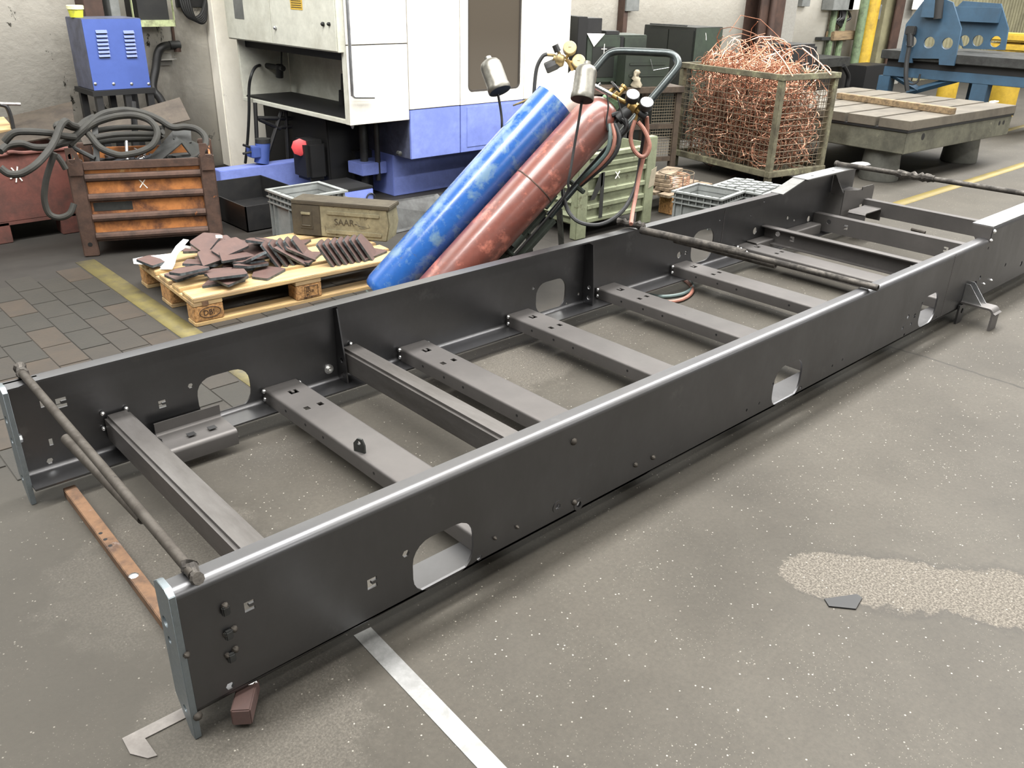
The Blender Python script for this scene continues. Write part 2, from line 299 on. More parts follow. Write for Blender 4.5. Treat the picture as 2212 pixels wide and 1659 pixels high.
class MB:
    def __init__(s): s.v = []; s.f = []; s.mi = []; s.cur = 0
    def add(s, vs, fs):
        o = len(s.v); s.v += [tuple(v) for v in vs]; s.f += [tuple(o + i for i in f) for f in fs]; s.mi += [s.cur] * len(fs); return s
    def box(s, x0, x1, y0, y1, z0, z1):
        return s.add([(x0, y0, z0), (x1, y0, z0), (x1, y1, z0), (x0, y1, z0), (x0, y0, z1), (x1, y0, z1), (x1, y1, z1), (x0, y1, z1)],
                     [(0, 3, 2, 1), (4, 5, 6, 7), (0, 1, 5, 4), (1, 2, 6, 5), (2, 3, 7, 6), (3, 0, 4, 7)])
    def obox(s, o, ux, uy, uz, a, b, c):
        """box from o along ux, uy, uz; a, b, c = (lo, hi)"""
        o, ux, uy, uz = Vector(o), Vector(ux), Vector(uy), Vector(uz)
        P = [o + ux * i + uy * j + uz * k for k in c for j in b for i in a]
        return s.add(P, [(0, 2, 3, 1), (4, 5, 7, 6), (0, 1, 5, 4), (1, 3, 7, 5), (3, 2, 6, 7), (2, 0, 4, 6)])
    def tube(s, path, r, n=8, closed=False):
        P = [Vector(p) for p in path]; k = len(P); R = r if isinstance(r, (list, tuple)) else [r] * k
        T = []
        for i in range(k):
            a = P[(i - 1) % k] if (closed or i > 0) else P[i]; b = P[(i + 1) % k] if (closed or i < k - 1) else P[i]
            t = b - a; T.append(t.normalized() if t.length > 1e-9 else Vector((0, 0, 1)))
        x = frame(T[0])[0]; vs = []; fs = []
        for i in range(k):
            x = (x - T[i] * x.dot(T[i])); x = x.normalized() if x.length > 1e-6 else frame(T[i])[0]
            y = T[i].cross(x)
            for j in range(n):
                a = 2 * math.pi * j / n; vs.append(P[i] + (x * math.cos(a) + y * math.sin(a)) * R[i])
        for i in range(k if closed else k - 1):
            for j in range(n):
                a, b = i * n + j, i * n + (j + 1) % n; c, d = ((i + 1) % k) * n + (j + 1) % n, ((i + 1) % k) * n + j
                fs.append((a, b, c, d))
        if not closed:
            fs.append(tuple(range(n - 1, -1, -1))); fs.append(tuple((k - 1) * n + j for j in range(n)))
        return s.add(vs, fs)
    def cyl(s, a, b, r, n=16): return s.tube([a, b], r, n)
    def pipe(s, a, b, r, ri, n=16):
        """open tube with a wall"""
        a, b = Vector(a), Vector(b); x, y, d = frame(b - a); vs = []; fs = []
        for (p, q) in ((a, r), (b, r), (b, ri), (a, ri)):
            for j in range(n):
                t = 2 * math.pi * j / n; vs.append(p + (x * math.cos(t) + y * math.sin(t)) * q)
        for k in range(4):
            for j in range(n):
                fs.append((k * n + j, k * n + (j + 1) % n, ((k + 1) % 4) * n + (j + 1) % n, ((k + 1) % 4) * n + j))
        return s.add(vs, fs)
    def lathe(s, o, d, prof, n=24):
        """prof: (radius, distance along d)"""
        o = Vector(o); x, y, d = frame(d); vs = []; fs = []
        for (r, h) in prof:
            for j in range(n):
                a = 2 * math.pi * j / n; vs.append(o + d * h + (x * math.cos(a) + y * math.sin(a)) * max(r, 1e-4))
        for i in range(len(prof) - 1):
            for j in range(n):
                fs.append((i * n + j, i * n + (j + 1) % n, (i + 1) * n + (j + 1) % n, (i + 1) * n + j))
        fs.append(tuple(range(n - 1, -1, -1))); fs.append(tuple((len(prof) - 1) * n + j for j in range(n)))
        return s.add(vs, fs)
    def prism(s, out, o, ux, uy, t, holes=()):
        """flat plate: outline in (ux, uy), extruded t along ux x uy"""
        o, ux, uy = Vector(o), Vector(ux), Vector(uy); uz = ux.cross(uy).normalized()
        loops = [list(out)] + [list(h) for h in holes]
        def ar(l): return sum(l[i][0] * l[(i + 1) % len(l)][1] - l[(i + 1) % len(l)][0] * l[i][1] for i in range(len(l)))
        loops = [l if (ar(l) > 0) == (k == 0) else l[::-1] for k, l in enumerate(loops)]
        flat = [p for l in loops for p in l]; n = len(flat)
        tris = tessellate_polygon([[Vector((p[0], p[1], 0)) for p in l] for l in loops])
        vs = [o + ux * p[0] + uy * p[1] for p in flat] + [o + ux * p[0] + uy * p[1] + uz * t for p in flat]
        fs = []
        for (a, b, c) in tris:
            pa, pb, pc = flat[a], flat[b], flat[c]
            cr = (pb[0] - pa[0]) * (pc[1] - pa[1]) - (pb[1] - pa[1]) * (pc[0] - pa[0])
            if abs(cr) < 1e-12: continue
            if cr < 0: b, c = c, b
            fs.append((c, b, a)); fs.append((a + n, b + n, c + n))
        k = 0
        for l in loops:
            m = len(l)
            for i in range(m): fs.append((k + i, k + (i + 1) % m, k + (i + 1) % m + n, k + i + n))
            k += m
        return s.add(vs, fs)
    def fold(s, prof, th, o, ux, uy, length):
        """sheet bent along prof in (ux, uy), thickness th to its left, extruded along ux x uy"""
        n = len(prof); P = [Vector((p[0], p[1])) for p in prof]; off = []
        for i in range(n):
            a = P[max(i - 1, 0)]; b = P[min(i + 1, n - 1)]
            t1 = (P[i] - a) if i > 0 else (b - P[i]); t2 = (b - P[i]) if i < n - 1 else t1
            t1 = t1.normalized(); t2 = t2.normalized(); n1 = Vector((-t1.y, t1.x)); n2 = Vector((-t2.y, t2.x))
            m = (n1 + n2); m = m.normalized() if m.length > 1e-6 else n1
            off.append(P[i] + m * (th / max(0.5, m.dot(n1))))
        out = [tuple(p) for p in P] + [tuple(p) for p in off[::-1]]
        o, ux, uy = Vector(o), Vector(ux), Vector(uy); uz = ux.cross(uy).normalized(); m = len(out)
        vs = [o + ux * p[0] + uy * p[1] for p in out] + [o + ux * p[0] + uy * p[1] + uz * length for p in out]
        fs = [(i, (i + 1) % m, (i + 1) % m + m, i + m) for i in range(m)]
        for i in range(n - 1):
            q = (i, i + 1, m - 2 - i, m - 1 - i); fs.append(q[::-1]); fs.append(tuple(j + m for j in q))
        return s.add(vs, fs)
    def mesh(s, name, mats, bevel=0.0, smooth=35, fix=False):
        me = bpy.data.meshes.new(name); me.from_pydata(s.v, [], s.f)
        for m in (mats if isinstance(mats, (list, tuple)) else [mats]): me.materials.append(MATS[m])
        if any(s.mi): me.polygons.foreach_set('material_index', s.mi)
        bm = bmesh.new(); bm.from_mesh(me)
        if bevel:
            es = [e for e in bm.edges if len(e.link_faces) == 2 and e.calc_face_angle(0) > 0.6]
            bmesh.ops.bevel(bm, geom=es, offset=bevel, segments=2, affect='EDGES', clamp_overlap=True)
        bmesh.ops.recalc_face_normals(bm, faces=bm.faces)
        bm.to_mesh(me); bm.free()
        me.shade_smooth()
        if smooth is not None: me.set_sharp_from_angle(angle=math.radians(smooth))
        me.update(); return me
    def build(s, name, mats, parent=None, bevel=0.0, smooth=35, label=None, kind=None):
        o = bpy.data.objects.new(name, s.mesh(name, mats, bevel, smooth)); C.objects.link(o); put(o, parent)
        if label: o['label'] = label
        if kind: o['kind'] = kind
        return o

def put(o, parent):
    if parent is not None:
        o.parent = parent
        if parent.type == 'EMPTY': o.matrix_parent_inverse = Matrix.Translation(-Vector(parent.location))
def tag(o, label, cat, group=None, kind=None):
    o['label'] = label; o['category'] = cat
    if group: o['group'] = group
    if kind: o['kind'] = kind
    return o
def thing(name, label, cat, loc=(0, 0, 0), group=None, kind=None):
    e = bpy.data.objects.new(name, None); C.objects.link(e); e.location = loc; e.empty_display_size = 0.1
    return tag(e, label, cat, group, kind)
def circ(cx, cy, r, n=16, ph=0.0, ry=None):
    return [(cx + r * math.cos(2 * math.pi * i / n + ph), cy + (ry or r) * math.sin(2 * math.pi * i / n + ph)) for i in range(n)]
def rrect(x0, x1, y0, y1, r, n=5):
    out = []
    for (cx, cy, a0) in ((x1 - r, y0 + r, -90), (x1 - r, y1 - r, 0), (x0 + r, y1 - r, 90), (x0 + r, y0 + r, 180)):
        for i in range(n + 1):
            a = math.radians(a0 + 90 * i / n); out.append((cx + r * math.cos(a), cy + r * math.sin(a)))
    return out
def cmark(cx, cy, s, flip=1):
    """the C-shaped slot cut in the sheets"""
    p = [(-0.5, -0.5), (0.45, -0.5), (0.45, -0.15), (-0.05, -0.15), (-0.12, 0.0), (-0.05, 0.15), (0.45, 0.15), (0.45, 0.5), (-0.5, 0.5)]
    return [(cx + flip * x * s, cy + y * s) for x, y in p]
def spline(pts, k=6):
    P = [Vector(p) for p in pts]; out = []
    for i in range(len(P) - 1):
        p0 = P[max(i - 1, 0)]; p1 = P[i]; p2 = P[i + 1]; p3 = P[min(i + 2, len(P) - 1)]
        for j in range(k):
            t = j / k
            out.append(0.5 * ((2 * p1) + (p2 - p0) * t + (2 * p0 - 5 * p1 + 4 * p2 - p3) * t * t + (3 * p1 - p0 - 3 * p2 + p3) * t ** 3))
    out.append(P[-1]); return out
def copy_tree(o, parent=None):
    c = o.copy(); C.objects.link(c)
    if parent is not None: c.parent = parent
    for ch in list(o.children): copy_tree(ch, c)
    return c
def text(body, size, o, ux, uy, mat, parent, name='lettering', depth=0.0006, align='LEFT'):
    cu = bpy.data.curves.new(name, 'FONT'); cu.body = body; cu.size = size; cu.extrude = depth; cu.align_x = align
    cu.materials.append(MATS[mat])
    ux = Vector(ux).normalized(); uy = Vector(uy).normalized(); uz = ux.cross(uy)
    tmp = bpy.data.objects.new(name, cu); C.objects.link(tmp)
    dg = bpy.context.evaluated_depsgraph_get(); me = bpy.data.meshes.new_from_object(tmp.evaluated_get(dg))
    bpy.data.objects.remove(tmp); bpy.data.curves.remove(cu)
    me.transform(Matrix(((ux.x, uy.x, uz.x, o[0]), (ux.y, uy.y, uz.y, o[1]), (ux.z, uy.z, uz.z, o[2]), (0, 0, 0, 1))))
    me.name = name
    ob = bpy.data.objects.new(name, me); C.objects.link(ob); put(ob, parent); return ob
XA, YA, ZA = Vector((1, 0, 0)), Vector((0, 1, 0)), Vector((0, 0, 1))
# ================================================================ the hall
WY = 5.95      # face of the back wall
fl = MB().box(-8, 26, -14.3, WY + 0.3, -0.2, 0).build('floor', 'floor_concrete', smooth=None)
tag(fl, 'grey brown concrete hall floor with bare gritty patches and stone specks', 'floor', kind='structure')
tile_meshes = [MB().box(-0.0635, 0.0635, -0.1225, 0.1225, 0, 0.004).mesh('tile', m, 0.0015) for m in ('tile_a', 'tile_b', 'tile_c')]
def lay_tile(x, y):
    o = bpy.data.objects.new('tile', tile_meshes[random.choice((0, 0, 1, 1, 1, 2))]); C.objects.link(o); o.parent = fl
    o.location = (x, y, -0.0012 * random.random())
for k in range(-2, 8):
    for j in range(9):
        y = 1.53 + j * 0.25 + (0.0 if k % 2 else 0.125)
        if k * 0.13 - 0.06 > -0.3 and y < 3.55: lay_tile(k * 0.13 - 0.06 + 0.0005, y)
for k in range(9):
    for j in range(4):
        lay_tile(1.165 + k * 0.13, 1.53 + j * 0.25 + (0.0 if k % 2 else 0.125))
def line(name, x0, x1, y0, y1, mat, label):
    o = MB().box(x0, x1, y0, y1, -0.001, 0.0025).build(name, mat, smooth=None); tag(o, label, 'floor line', kind='structure')
line('trim_1', 0.925, 1.03, 1.45, 3.76, 'line_yellow', 'worn yellow floor line running beside the pallet')
line('trim_2', 6.25, 16.0, 1.36, 1.46, 'line_yellow_clean', 'pale yellow floor line past the cast surface plate')
line('trim_3', 10.6, 18.0, 2.35, 2.44, 'line_yellow_clean', 'short yellow floor line beyond the surface plate')

wb = MB().box(-8, 26, WY, WY + 0.3, 0, 7.2).build('wall_back', 'wall_plaster', smooth=None)
tag(wb, 'sooty whitewashed back wall of the hall', 'wall', kind='structure')
p0, p1 = oy(474, 150, WY - 0.16).x, oy(512, 150, WY - 0.16).x
tag(MB().box(p0, p1 + 0.3, WY - 0.16, WY, 0, 7.0).build('wall_pilaster', 'wall_plaster', bevel=0.01), 'whitewashed wall pilaster behind the machine cabinet', 'wall', kind='structure')
def col(name, u0, u1, d, mat, label):
    a, b = oy(u0, 20, WY - d).x, oy(u1, 20, WY - d).x
    tag(MB().box(a, b, WY - d, WY, 0, 7.0).build(name, mat, bevel=0.005), label, 'column', kind='structure')
# a steel column is two flanges and a web
a, b = oy(1643, 20, WY - 0.25).x, oy(1694, 20, WY - 0.25).x
cm = MB(); cm.box(a, b, WY - 0.26, WY - 0.24, 0, 7); cm.box((a + b) / 2 - 0.012, (a + b) / 2 + 0.012, WY - 0.24, WY - 0.02, 0, 7); cm.box(a, b, WY - 0.02, WY, 0, 7)
cm.tube([((a * 0.62 + b * 0.38), WY - 0.3, 0), ((a * 0.62 + b * 0.38), WY - 0.3, 7)], 0.05, 12)
tag(cm.build('steel_column', 'column_brown'), 'dark brown steel column behind the copper wire cage', 'column', kind='structure')
col('wall_pier', 1694, 1722, 0.2, 'hall_grey', 'grey plastered pier beside the brown column above the cage')
a, b = oy(1934, 20, WY - 0.2).x, oy(1951, 20, WY - 0.2).x
cm = MB(); cm.box(a, b, WY - 0.22, WY - 0.2, 0, 7); cm.box((a + b) / 2 - 0.012, (a + b) / 2 + 0.012, WY - 0.2, WY, 0, 7)
tag(cm.build('steel_column', 'column_brown'), 'dark brown steel column left of the blue press', 'column', kind='structure')
col('wall_pier', 1912, 1933, 0.12, 'corrugated', 'ochre strip of pier beside the far brown column')
col('wall_pier', 1952, 1972, 0.12, 'hall_grey', 'grey pier directly left of the blue press frames')
# corrugated cladding
x0 = oy(2004, 60, WY - 0.1).x; cb = MB(); k = 0
prof = []
x = x0
while x < 25.5:
    for dx, dy in ((0, 0), (0.05, 0), (0.08, 0.04), (0.13, 0.04)): prof.append((x + dx, dy))
    x += 0.16
cb.fold(prof, 0.004, (0, WY - 0.06, 0), XA, -YA, 0.0)
cb = MB(); pts = [(p[0], WY - 0.02 - p[1]) for p in prof]
cb.add([(px, py, 0) for px, py in pts] + [(px, py, 7) for px, py in pts], [(i, i + 1, i + 1 + len(pts), i + len(pts)) for i in range(len(pts) - 1)])
tag(cb.build('wall_cladding', 'corrugated', smooth=20), 'olive corrugated sheet cladding behind the blue press', 'wall', kind='structure')
for nm, bx, lb in (('wall_front', (-8, 26, -14.3, -14, 0, 7.2), 'grey hall wall opposite the back wall'),
                   ('wall_left', (-8.3, -8, -14, WY, 0, 7.2), 'grey end wall of the hall near the rail ends'),
                   ('wall_right', (26, 26.3, -14, WY, 0, 7.2), 'grey far end wall of the hall'),
                   ('ceiling', (-8, 26, -14, WY, 7.0, 7.2), 'grey roof deck of the hall')):
    tag(MB().box(*bx).build(nm, 'hall_dark' if nm != 'ceiling' else 'hall_grey', smooth=None), lb, 'ceiling' if nm == 'ceiling' else 'wall', kind='structure')

# ================================================================ chassis
W = 1.30; ZB = 0.062; ZT = 0.402; R_ = 0.021; TH = 0.007
ch = thing('truck_chassis', 'long bare steel ladder chassis frame lying across the hall floor', 'chassis', (2.6, 0.65, 0))
def arc(cx, cy, r, a0, a1, n=6): return [(cx + r * math.cos(math.radians(a0 + (a1 - a0) * i / n)), cy + r * math.sin(math.radians(a0 + (a1 - a0) * i / n))) for i in range(n + 1)]
XS, XR, XE = 0.015, 4.22, 5.30     # start, where the top steps up, end
ZR = 0.462
BIG = [rrect(x - 0.101, x + 0.101, 0.073, 0.238, 0.06) for x in (0.70, 2.38)] + [rrect(3.53, 3.71, 0.085, 0.24, 0.055)]
def hexh(x, z, r=0.011): return circ(x, z, r, 6)
def near_pt(u, v): p = oy(u, v, 0.0); return p.x, p.z
def far_pt(u, v): p = oy(u, v, W); return p.x, p.z
near_holes = list(BIG)
for (u, v, r) in ((877, 1196, .011), (1036, 1205, .010), (497, 1482, .010), (1205, 1094, .011), (1250, 1089, .011), (1670, 830, .008), (1730, 838, .008),
                  (1613, 886, .006), (1640, 871, .006), (1798, 790, .006), (1820, 777, .006), (1962, 684, .012), (1950, 709, .009), (1968, 700, .009), (1953, 723, .007),
                  (1992, 655, .007), (2022, 685, .007), (2135, 536, .008), (2117, 600, .013), (2073, 660, .007)):
    x, z = near_pt(u, v); near_holes.append(hexh(x, z, r))
x, z = near_pt(2104, 620); near_holes.append(circ(x, z, 0.032, 18))
for (u, v, s) in ((805, 1259, .030), (540, 1308, .026), (1976, 682, .02)):
    x, z = near_pt(u, v); near_holes.append(cmark(x, z, s))
x, z = near_pt(2172, 572); near_holes.append(hexh(x, z, .011))
x, z = near_pt(2206, 570); near_holes.append(circ(x, z, .016, 12))
def flange(mb, y0, s, x0, x1, zt, wt, zb, wb, R_=R_):
    """bends and flanges; y0 outer face, s = direction to the inside"""
    if zt is not None:
        prof = [(y0, zt - R_)] + [(y0 + s * (R_ - R_ * math.cos(a)), zt - R_ + R_ * math.sin(a)) for a in [math.radians(90 * i / 6) for i in range(1, 7)]] + [(y0 + s * wt, zt)]
        if s > 0: mb.fold(prof[::-1], TH, (x0, 0, 0), YA, ZA, x1 - x0)
        else: mb.fold(prof, TH, (x0, 0, 0), YA, ZA, x1 - x0)
    if zb is not None:
        prof = [(y0, zb + R_)] + [(y0 + s * (R_ - R_ * math.cos(a)), zb + R_ - R_ * math.sin(a)) for a in [math.radians(90 * i / 6) for i in range(1, 7)]] + [(y0 + s * wb, zb)]
        if s > 0: mb.fold(prof, TH, (x0, 0, 0), YA, ZA, x1 - x0)
        else: mb.fold(prof[::-1], TH, (x0, 0, 0), YA, ZA, x1 - x0)
# near rail
nr = MB()
out = [(XS, ZB + R_), (XE, ZB + R_), (XE, ZR - R_), (XR, ZR - R_), (XR, ZT - R_), (XS, ZT - R_)]
nr.prism(out, (0, TH, 0), XA, ZA, TH, near_holes)
flange(nr, 0, 1, XS, XR, ZT, 0.052, None, 0); flange(nr, 0, 1, XS, XE, None, 0, ZB, 0.115)
flange(nr, 0, 1, XR, XE, ZR, 0.105, None, 0)
rail_n = nr.build('side_rail', 'rail_steel', ch, smooth=30)
# folded cap that closes the step
cap = MB().prism([(0.002, ZT - 0.02), (0.06, ZT - 0.035), (0.1, ZR - 0.03), (0.1, ZR - 0.001), (0.004, ZR - 0.001)], (XR - 0.004, 0, 0), YA, ZA, 0.006)
cap.build('step_cap', 'cross_steel', ch)
# far rail
far_holes = [rrect(x - 0.101, x + 0.101, 0.075, 0.232, 0.06) for x in (0.70, 2.375)] + [rrect(3.49, 3.70, 0.09, 0.28, 0.07)]
for (u, v, r) in ((410, 832, .010), (372, 909, .009), (107, 994, .011), (1150, 622, .009), (1222, 655, .007), (1248, 634, .007), (1465, 550, .019), (1629, 498, .022),
                  (1745, 472, .020), (1700, 470, .013), (1714, 475, .01), (1649, 435, .007), (1553, 475, .006), (1620, 465, .006)):
    x, z = far_pt(u, v); far_holes.append(circ(x, z, r, 12 if r > .012 else 6))
for (u, v, s) in ((350, 871, .028), (132, 868, .034), (1480, 545, .02)):
    x, z = far_pt(u, v); far_holes.append(cmark(x, z, s))
for (u, v) in ((90, 871), (109, 953)):
    x, z = far_pt(u, v); far_holes.append([(x - .006, z - .012), (x + .006, z - .012), (x + .006, z + .012), (x - .006, z + .012)])
fr = MB(); XF = 4.26; XF2 = 4.5; R_T = .012
out = [(XS, ZB + R_), (XE, ZB + R_), (XE, ZR - R_T), (XF2, ZR - R_T), (XF, ZT - R_T), (XS, ZT - R_T)]
fr.prism(out, (0, W, 0), XA, ZA, TH, far_holes)
flange(fr, W, -1, 0.11, XF, ZT, 0.062, None, 0, R_T); flange(fr, W, -1, XS, XE, None, 0, ZB, 0.112)
flange(fr, W, -1, XF2, XE, ZR, 0.105, None, 0, R_T)
# widened, notched end of the top flange
flange(fr, W, -1, XS, 0.11, ZT, 0.03, None, 0, R_T)
fr.prism([(XS, W - 0.076), (0.045, W - 0.076), (0.06, W - 0.068), (0.075, W - 0.065), (0.11, W - 0.062), (0.11, W - 0.02), (XS, W - 0.02)], (0, 0, ZT - TH), XA, YA, TH)
fr.build('side_rail', 'rail_steel', ch, smooth=30)
sl = MB(); u_ = Vector((XF2 - XF, 0, ZR - ZT)); ln = u_.length; u_ = u_.normalized()
sl.obox((XF, W - 0.085, ZT - 0.004), u_, YA, u_.cross(YA), (0, ln), (0, 0.085), (0, 0.006)); sl.build('sloped_plate', 'floor_sheet', ch)
# cover strip on the raised flange
cv = MB().prism([(XF2 - 0.01, W - 0.105), (XE + 0.0, W - 0.105), (XE + 0.05, W - 0.06), (XE + 0.05, W - 0.02), (XE, W), (XF2 - 0.01, W)], (0, 0, ZR), XA, YA, 0.005,
                [circ(x, W - 0.06, 0.011, 8) for x in (4.62, 4.88, 5.12)]); cv.build('top_strip', 'bright_steel', ch)
cv = MB().prism([(XR, 0.004), (XE, 0.004), (XE, 0.105), (XR, 0.105)], (0, 0, ZR), XA, YA, 0.004); cv.build('top_strip', 'bright_steel', ch)
# end plates
for (ya, hs) in ((0.0, ((.052, .30, .013), (.045, .255, .008), (.03, .07, .009))), (W - 0.078, ((.05, .285, .012), (.045, .215, .01), (.035, .085, .009)))):
    o_ = [(ya + 0.0, 0.0), (ya + 0.022, 0.0), (ya + 0.078, 0.085), (ya + 0.078, 0.392), (ya + 0.058, 0.405), (ya + 0.018, 0.405), (ya, 0.392)]
    ep = MB().prism(o_, (0, 0, 0.001), YA, ZA, 0.0149, [circ(ya + a, b, r, 14) for a, b, r in hs])
    ep.build('end_plate', 'cut_edge', ch, bevel=0.0012)
# flat crossmembers: C sheets open below, cut-outs in the top
cms = (0.845, 1.468, 2.085, 2.702, 3.318, 3.945)
for i, x in enumerate(cms):
    x1 = x + 0.145; zt = 0.125; z0 = ZB + TH + 0.0005; cmb = MB()
    y0, y1 = TH + 0.001, W - TH - 0.001
    hol = [[(xa, 1.03), (xa + .02, 1.03), (xa + .02, 1.055), (xa, 1.055)] for xa in (x + .035, x + .09)]
    hol.append([(x + 0.075 + a, 1.195 + b) for a, b in [(p[1], p[0]) for p in cmark(0, 0, 0.034)]])
    rr = 0.010
    cmb.prism([(x + rr, y0), (x1 - rr, y0), (x1 - rr, y1), (x + rr, y1)], (0, 0, zt - 0.005), XA, YA, 0.005, hol)
    for s, xx in ((1, x), (-1, x1)):
        pr = [(xx, z0)] + [(xx + s * (rr - rr * math.cos(a)), zt - rr + rr * math.sin(a)) for a in [math.radians(90 * k / 4) for k in range(5)]]
        cmb.fold(pr if s < 0 else pr[::-1], 0.005, (0, y1, 0), XA, ZA, y1 - y0)
    cmb.build('crossmember', 'cross_steel', ch, smooth=30)
    dots = MB()
    for yy in (1.12, 0.98, 0.86, 0.55, 0.4):
        dots.cyl((x - 0.0006, yy, 0.098), (x + 0.003, yy, 0.098), 0.0055, 8)
    dots.build('rivet_hole', 'near_black', ch, kind='stuff')
    wl = MB()
    for (dx, zz) in ((-.002, .118), (.0, .085), (.148, .11)):
        wl.lathe((x + dx, W - TH - 0.012, zz), -YA, [(.009, 0), (.0085, .005), (.005, .009), (0.001, .010)], 8)
    wl.build('weld_bead', 'weld', ch, kind='stuff')
# box crossmembers
for (xa, xb, za, zb2, yA) in ((0.277, 0.36, 0.105, 0.203, TH), (1.185, 1.268, 0.10, 0.203, TH)):
    MB().box(xa, xb, TH + 0.001, W - TH - 0.001, za, zb2).build('box_crossmember', 'tube_steel', ch, bevel=0.011, smooth=40)
wl = MB()
for (u, v) in ((221, 893), (272, 882), (224, 925), (757, 742), (752, 790)):
    p = oy(u, v, W - TH - .004); wl.lathe(p, -YA, [(.008, 0), (.007, .006), (.001, .01)], 8)
wl.build('weld_bead', 'weld', ch, kind='stuff')
# rear channel crossmembers with cut-outs
def channel(xw, s, z0, z1, fl, y0, y1, holes):
    m = MB(); t = 0.006
    m.prism([(y0, z0), (y1, z0), (y1, z1), (y0, z1)], (xw - t / 2, 0, 0), YA, ZA, t, holes)
    for z in (z0, z1 - t): m.box(min(xw, xw + s * fl), max(xw, xw + s * fl), y0, y1, z, z + t)
    return m.build('channel_crossmember', 'cross_steel', ch)
channel(4.245, -1, 0.105, 0.205, 0.05, TH + .001, W - TH - .001, [circ(1.20, 0.165, 0.016, 14), cmark(1.10, 0.155, .03), cmark(0.36, 0.155, .03)])
channel(4.83, 1, 0.085, 0.19, 0.055, TH + .001, W - TH - .001, [circ(1.18, 0.15, 0.016, 14), cmark(1.06, 0.14, .03), cmark(0.42, 0.14, .03)])
channel(5.30, 1, 0.135, 0.232, 0.05, 0.12, 1.2, [])
# rear bracket cluster
rb = MB()
rb.prism([(5.0, 0.09), (5.25, 0.09), (5.25, 0.30), (5.0, 0.33)], (0, 1.2, 0), XA, ZA, 0.006, [circ(5.12, 0.17, 0.018, 12)])
rb.box(5.0, 5.25, 1.2, W - TH - 0.001, 0.30, 0.306)
rb.prism([(1.2, 0.306), (W - .01, 0.306), (W - .01, 0.44)], (5.0, 0, 0), YA, ZA, 0.006)
rb.prism([(5.25, .2), (5.42, .2), (5.42, .30), (5.40, .32), (5.25, .32)], (0, 1.2, 0), XA, ZA, 0.006)
rb.build('rear_bracket', 'cross_steel', ch)
rb = MB(); rb.fold([(5.04, .12), (5.04, .185)] + arc(5.05, .185, .01, 180, 90, 3) + [(5.24, .195)] + arc(5.24, .18, .015, 90, 0, 3) + [(5.255, .12)], .006, (0, 1.16, 0), XA, ZA, .12)
rb.build('folded_bracket', 'cross_steel', ch)
# reinforcing channel on the far bottom flange
rb = MB(); rb.fold([(W - .01, .135), (W - .075, .135)] + arc(W - .075, .125, .01, 90, 180, 3) + [(W - .085, .07)], .005, (4.05, 0, 0), YA, ZA, .75); rb.build('flange_doubler', 'cross_steel', ch)
# upright stiffeners on the far web
g = MB().prism([(W - TH - .001, .07), (W - .075, .07), (W - .07, .15), (W - .03, .375), (W - TH - .001, .385)], (1.172, 0, 0), YA, ZA, .006, [circ(W - .045, .10, .011, 10), circ(W - .043, .16, .011, 10)])
g.build('stiffener', 'rail_steel', ch)
g = MB(); g.prism([(W - TH - .001, .07), (W - .08, .07), (W - .08, .15), (W - .06, .375), (W - TH - .001, .385)], (2.60, 0, 0), YA, ZA, .006, [circ(W - .05, .105, .011, 10), circ(W - .05, .16, .011, 10)])
g.build('stiffener', 'rail_steel', ch)
# nut welded beside the first stiffener, hex bolt beside the far end plate
p = oy(710, 797, W - TH); MB().lathe(p, -YA, [(.02, 0), (.02, .004), (.012, .004), (.012, .014), (.006, .014), (.006, .004)], 12).build('nut', 'weld', ch)
MB().lathe((.0155, W - .03, .215), XA, [(.014, 0), (.014, .012), (.012, .014)], 6).build('hex_nut', 'bright_steel', ch)
# folded bracket on the far lower flange near the first box member
bk = MB(); pr = [(W - .05, .135), (W - .05, .098)] + arc(W - .06, .098, .01, 0, -90, 3) + [(W - .165, .088)] + arc(W - .165, .073, .015, 90, 180, 4) + [(W - .18, .03)]
bk.fold(pr, .006, (.42, 0, 0), YA, ZA, .235)
bk.build('folded_bracket', 'cross_steel', ch)
for xx in (.50, .575): MB().box(xx, xx + .028, W - .135, W - .11, .0945, .0955).build('slot', 'near_black', ch)
MB().prism([(.375, .055), (.42, .055), (.42, .10), (.40, .118), (.375, .11)], (0, W - .1, 0), XA, ZA, .006, [circ(.40, .075, .008, 8)]).build('tab', 'rail_steel', ch)
# lug on the first flat crossmember
p = oz(779, 975, .125)
MB().prism([(-.022, 0), (.022, 0), (.022, .028), (.012, .05), (-.006, .05), (-.022, .03)], (p.x, p.y, .1252), Vector((.35, -.93, 0)).normalized(), ZA, .007, [circ(0, .034, .007, 10)]).build('lifting_lug', 'dark_metal', ch)
# welded step bracket outside the near rail
sb = MB(); q = 4.02
sb.fold([(-.155, .0), (-.155, .085)] + arc(-.137, .085, .018, 180, 90, 5) + [(-.001, .103)], .010, (q, 0, 0), YA, ZA, .085)
sb.build('step_bracket', 'cross_steel', ch)
for xx in (q + .012, q + .068):
    MB().prism([(-.002, .103), (-.118, .1032), (-.1, .112), (-.022, .205), (-.002, .205)], (xx, 0, 0), YA, ZA, .005).build('bracket_rib', 'bright_steel', ch)
sb = MB().prism([(q - .03, .001), (q + .03, .001), (q + .045, .02), (q + .045, .10), (q - .03, .10)], (0, -.005, 0), XA, ZA, .01, [circ(q + .012, .065, .014, 12)])
sb.build('bracket_leg', 'rail_steel', ch)
MB().cyl((q + .045, -.1556, .045), (q + .045, -.144, .045), .009, 10).build('bolt_hole', 'gauge_face', ch)
# weld seams down the webs
for (x, yf, s) in ((3.80, -.0008, 1), (3.78, W - TH - .0012, 1)):
    m = MB()
    for k in range(30): z = ZB + .02 + k * .0107; m.box(x - .003 + .001 * (k % 3), x + .003, yf, yf + .002, z, z + .009)
    m.build('weld_seam', 'cross_steel', ch, kind='stuff')
